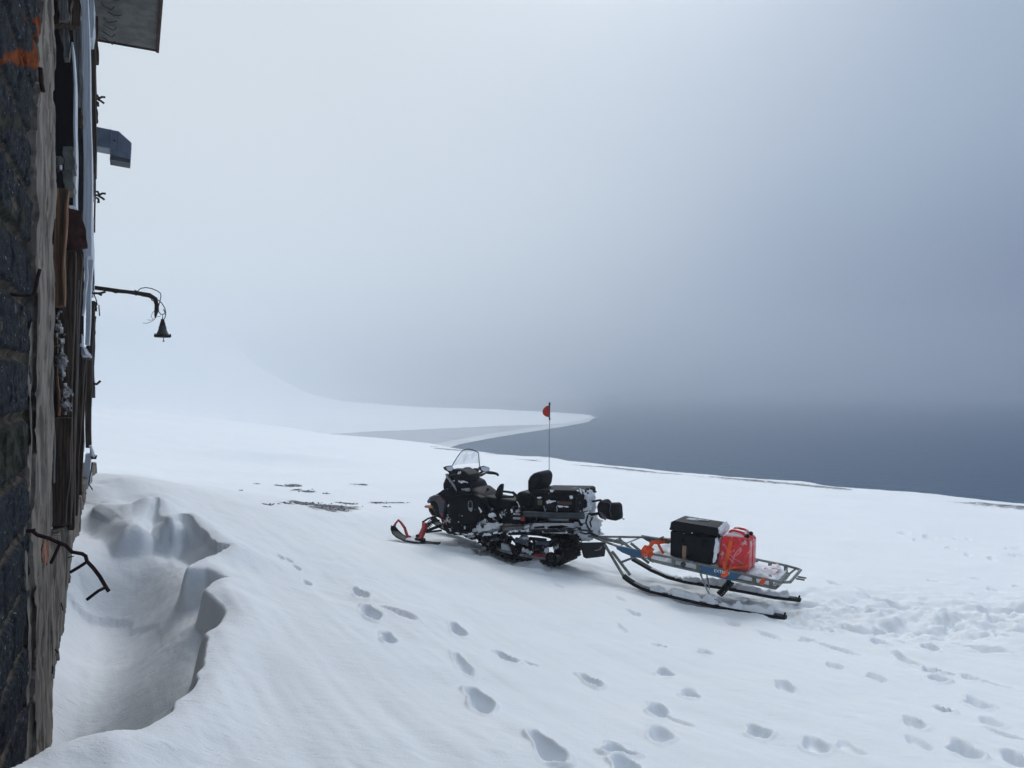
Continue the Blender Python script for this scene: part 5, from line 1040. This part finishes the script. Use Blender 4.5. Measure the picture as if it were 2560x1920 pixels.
# jerry cans
def can(label, dy, du, dv_):
    c = thing('jerry_can', M, label, 'jerry can', 'red jerry cans on the sled')
    y0, y1 = .335 - dy, .18 - dy
    sh = lambda l: [(x + du, y + dv_) for x, y in l]
    def cs_(name, m, pts, ya, yb, bev=.01, inset=0, par=c): 
        A = [(p[0], 0, p[2]) for p in S(pts, .335)]; cx = sum(p[0] for p in A) / len(A); cz = sum(p[2] for p in A) / len(A)
        if inset: loops = [[(cx + (p[0] - cx) * k, y, cz + (p[2] - cz) * k) for p in A] for y, k in ((ya, 1 - inset), (ya - .015, 1 - inset * .3), (ya - .035, 1), (yb + .035, 1), (yb + .015, 1 - inset * .3), (yb, 1 - inset))]
        else: loops = [[(p[0], y, p[2]) for p in A] for y in (ya, yb)]
        return obj(name, MB().lofts(loops), m, par, bevel=bev, seg=3, ang=50)
    body = cs_('can_body', CANR, [(1378, 415), (1400, 386), (1430, 378), (1600, 402), (1634, 414), (1655, 440), (1646, 700), (1628, 722), (1362, 684), (1348, 664), (1362, 540)], y0, y1, .012, .03)
    def tl(pts, y, r, m, nm, par): 
        Q = [(p[0], y, p[2]) for p in S(pts, .335)]; return obj(nm, MB().tube(Q, r, 8), m, par)
    tl([(1445, 385), (1445, 358), (1462, 342), (1490, 338), (1545, 352), (1580, 368), (1592, 385), (1592, 402)], (y0 + y1) / 2, .015, CANR, 'handle', c)
    for pr_ in ([(1410, 455), (1470, 560), (1400, 640)], [(1570, 490), (1510, 560), (1490, 640)], [(1470, 560), (1500, 590), (1600, 650)], [(1400, 640), (1440, 600), (1470, 600), (1500, 640)], [(1570, 490), (1560, 540), (1505, 580)], [(1400, 470), (1415, 460)]):
        tl(pr_, y0 + .001, .006, mat('frosted red rib', (.62, .22, .24), .6), 'embossed_rib', body)
    q = S([(1612, 398)], .335)[0]; obj('cap', MB().lathe((q[0], (y0 + y1) / 2, q[2] - .01), [(.022, 0), (.024, .02), (.018, .035), (.008, .04)], (-.25, 0, 1), 12), BLKC, c)
    Q = S([(1395, 400), (1440, 378), (1500, 392), (1560, 402), (1610, 418)], .335)
    mb = MB(); mb.tube([(p[0], (y0 + y1) / 2, p[2] - .012) for p in Q], [.03, .045, .04, .04, .02], 8); obj('snow_patch', mb, SNOWP, c)
    return c
can('nearer red jerry can beside the black case, crossed by an orange strap', 0, 0, 0)
can('farther red jerry can standing behind the nearer red can', .18, 0, 0)
obj_s = thing('lashing_strap', M, 'bright orange strap pulled tight over the nearer red jerry can', 'strap')
def ribbon(name, pts, y, wd, m, par, f=z2, nrm_='y', th=.002):
    Q = [M.py(*f(*p), yy) for p, yy in zip(pts, y if isinstance(y, (list, tuple)) else [y] * len(pts))]; loops = []
    for i, p in enumerate(Q):
        a = Vector(Q[max(0, i - 1)]); c = Vector(Q[min(len(Q) - 1, i + 1)]); d = (c - a).normalized(); n_ = Vector((0, 1, 0)) if nrm_ == 'y' else Vector((0, 0, 1)); s_ = d.cross(n_).normalized() * wd; n_ = s_.cross(d).normalized() * th; p = Vector(p)
        loops.append([tuple(p - s_ - n_), tuple(p + s_ - n_), tuple(p + s_ + n_), tuple(p - s_ + n_)])
    return obj(name, MB().lofts(loops), m, par)
ribbon('webbing', [(1520, 365), (1500, 385), (1480, 430), (1455, 520), (1430, 620), (1412, 700), (1400, 772)], [.16, .30, .352, .353, .36, .40, .43], .022, ORG, obj_s)
ribbon('webbing', [(1430, 700), (1500, 682), (1580, 672), (1640, 665)], [.40, .36, .352, .345], .014, ORG, obj_s)
ribbon('webbing', [(1400, 772), (1440, 745), (1430, 700)], [.432, .43, .41], .018, ORG, obj_s)
# heap of strap at the front
hs = thing('strap_heap', M, 'tangled bright orange strap with brass ratchet heaped in front of the black case', 'strap')
for i, (pts, y, wd) in enumerate((([(640, 580), (632, 520), (660, 480), (700, 490), (740, 520)], [.43, .44, .43, .40, .38], .018), ([(690, 560), (720, 520), (705, 470), (730, 440), (770, 445)], [.42, .42, .38, .34, .3], .018), ([(735, 440), (780, 450), (800, 490), (835, 550)], [.3, .32, .33, .34], .016), ([(700, 450), (760, 435), (820, 440), (860, 430)], [.2, .2, .15, .12], .018),
        ([(640, 540), (690, 500), (740, 450), (720, 430)], [.44, .4, .34, .3], .016), ([(660, 575), (690, 530), (700, 500), (660, 490)], [.43, .42, .41, .4], .016), ([(700, 580), (725, 560), (720, 520), (690, 510)], [.43, .43, .41, .38], .016))):
    ribbon('webbing', pts, y, wd, ORG, hs)
q = M.py(*z2(850, 425), .1); rt = obj('ratchet', MB().box((q[0] - .06, .07, q[2] - .03), (q[0] + .05, .13, q[2] + .03)).tube([(q[0] - .07, .04, q[2] + .01), (q[0] - .07, .16, q[2] + .01)], .02, 8).tube([(q[0] + .04, .05, q[2] + .03), (q[0] + .04, .15, q[2] + .03)], .014, 8), mat('brass ratchet', (.10, .075, .02), .4, metal=.6, frost=.4), hs, bevel=.006)
# rear strap
rs_ = thing('rear_strap', M, 'frosted orange strap lying across the snowy rear end of the sled', 'strap')
ribbon('webbing', [(1910, 640), (1920, 668), (1890, 720), (1850, 750), (1800, 800), (1770, 840), (1750, 825)], [-.38, -.33, -.15, .05, .32, .43, .43], .018, ORGD, rs_, nrm_='y')
ribbon('webbing', [(1780, 700), (1810, 685), (1850, 700), (1900, 690), (1940, 705)], [0, 0, -.05, -.1, -.2], .014, ORGD, rs_, nrm_='z'); ribbon('webbing', [(1800, 800), (1850, 780), (1910, 730), (1945, 700)], [.36, .2, 0, -.2], .008, ORGD, rs_, nrm_='z')
ribbon('webbing', [(1760, 835), (1800, 790), (1820, 800)], [.43, .41, .40], .022, ORG, rs_)
cd_ = thing('rope_tangle', M, 'small pink orange rope tangle hanging beside the farther red jerry can', 'rope')
obj('rope', MB().tube([M.py(*z2(*p), .0) for p in ((1670, 560), (1690, 570), (1680, 600), (1650, 610), (1660, 640), (1690, 650), (1665, 670), (1640, 640), (1670, 620), (1690, 590))], .012, 6), ORGD, cd_)
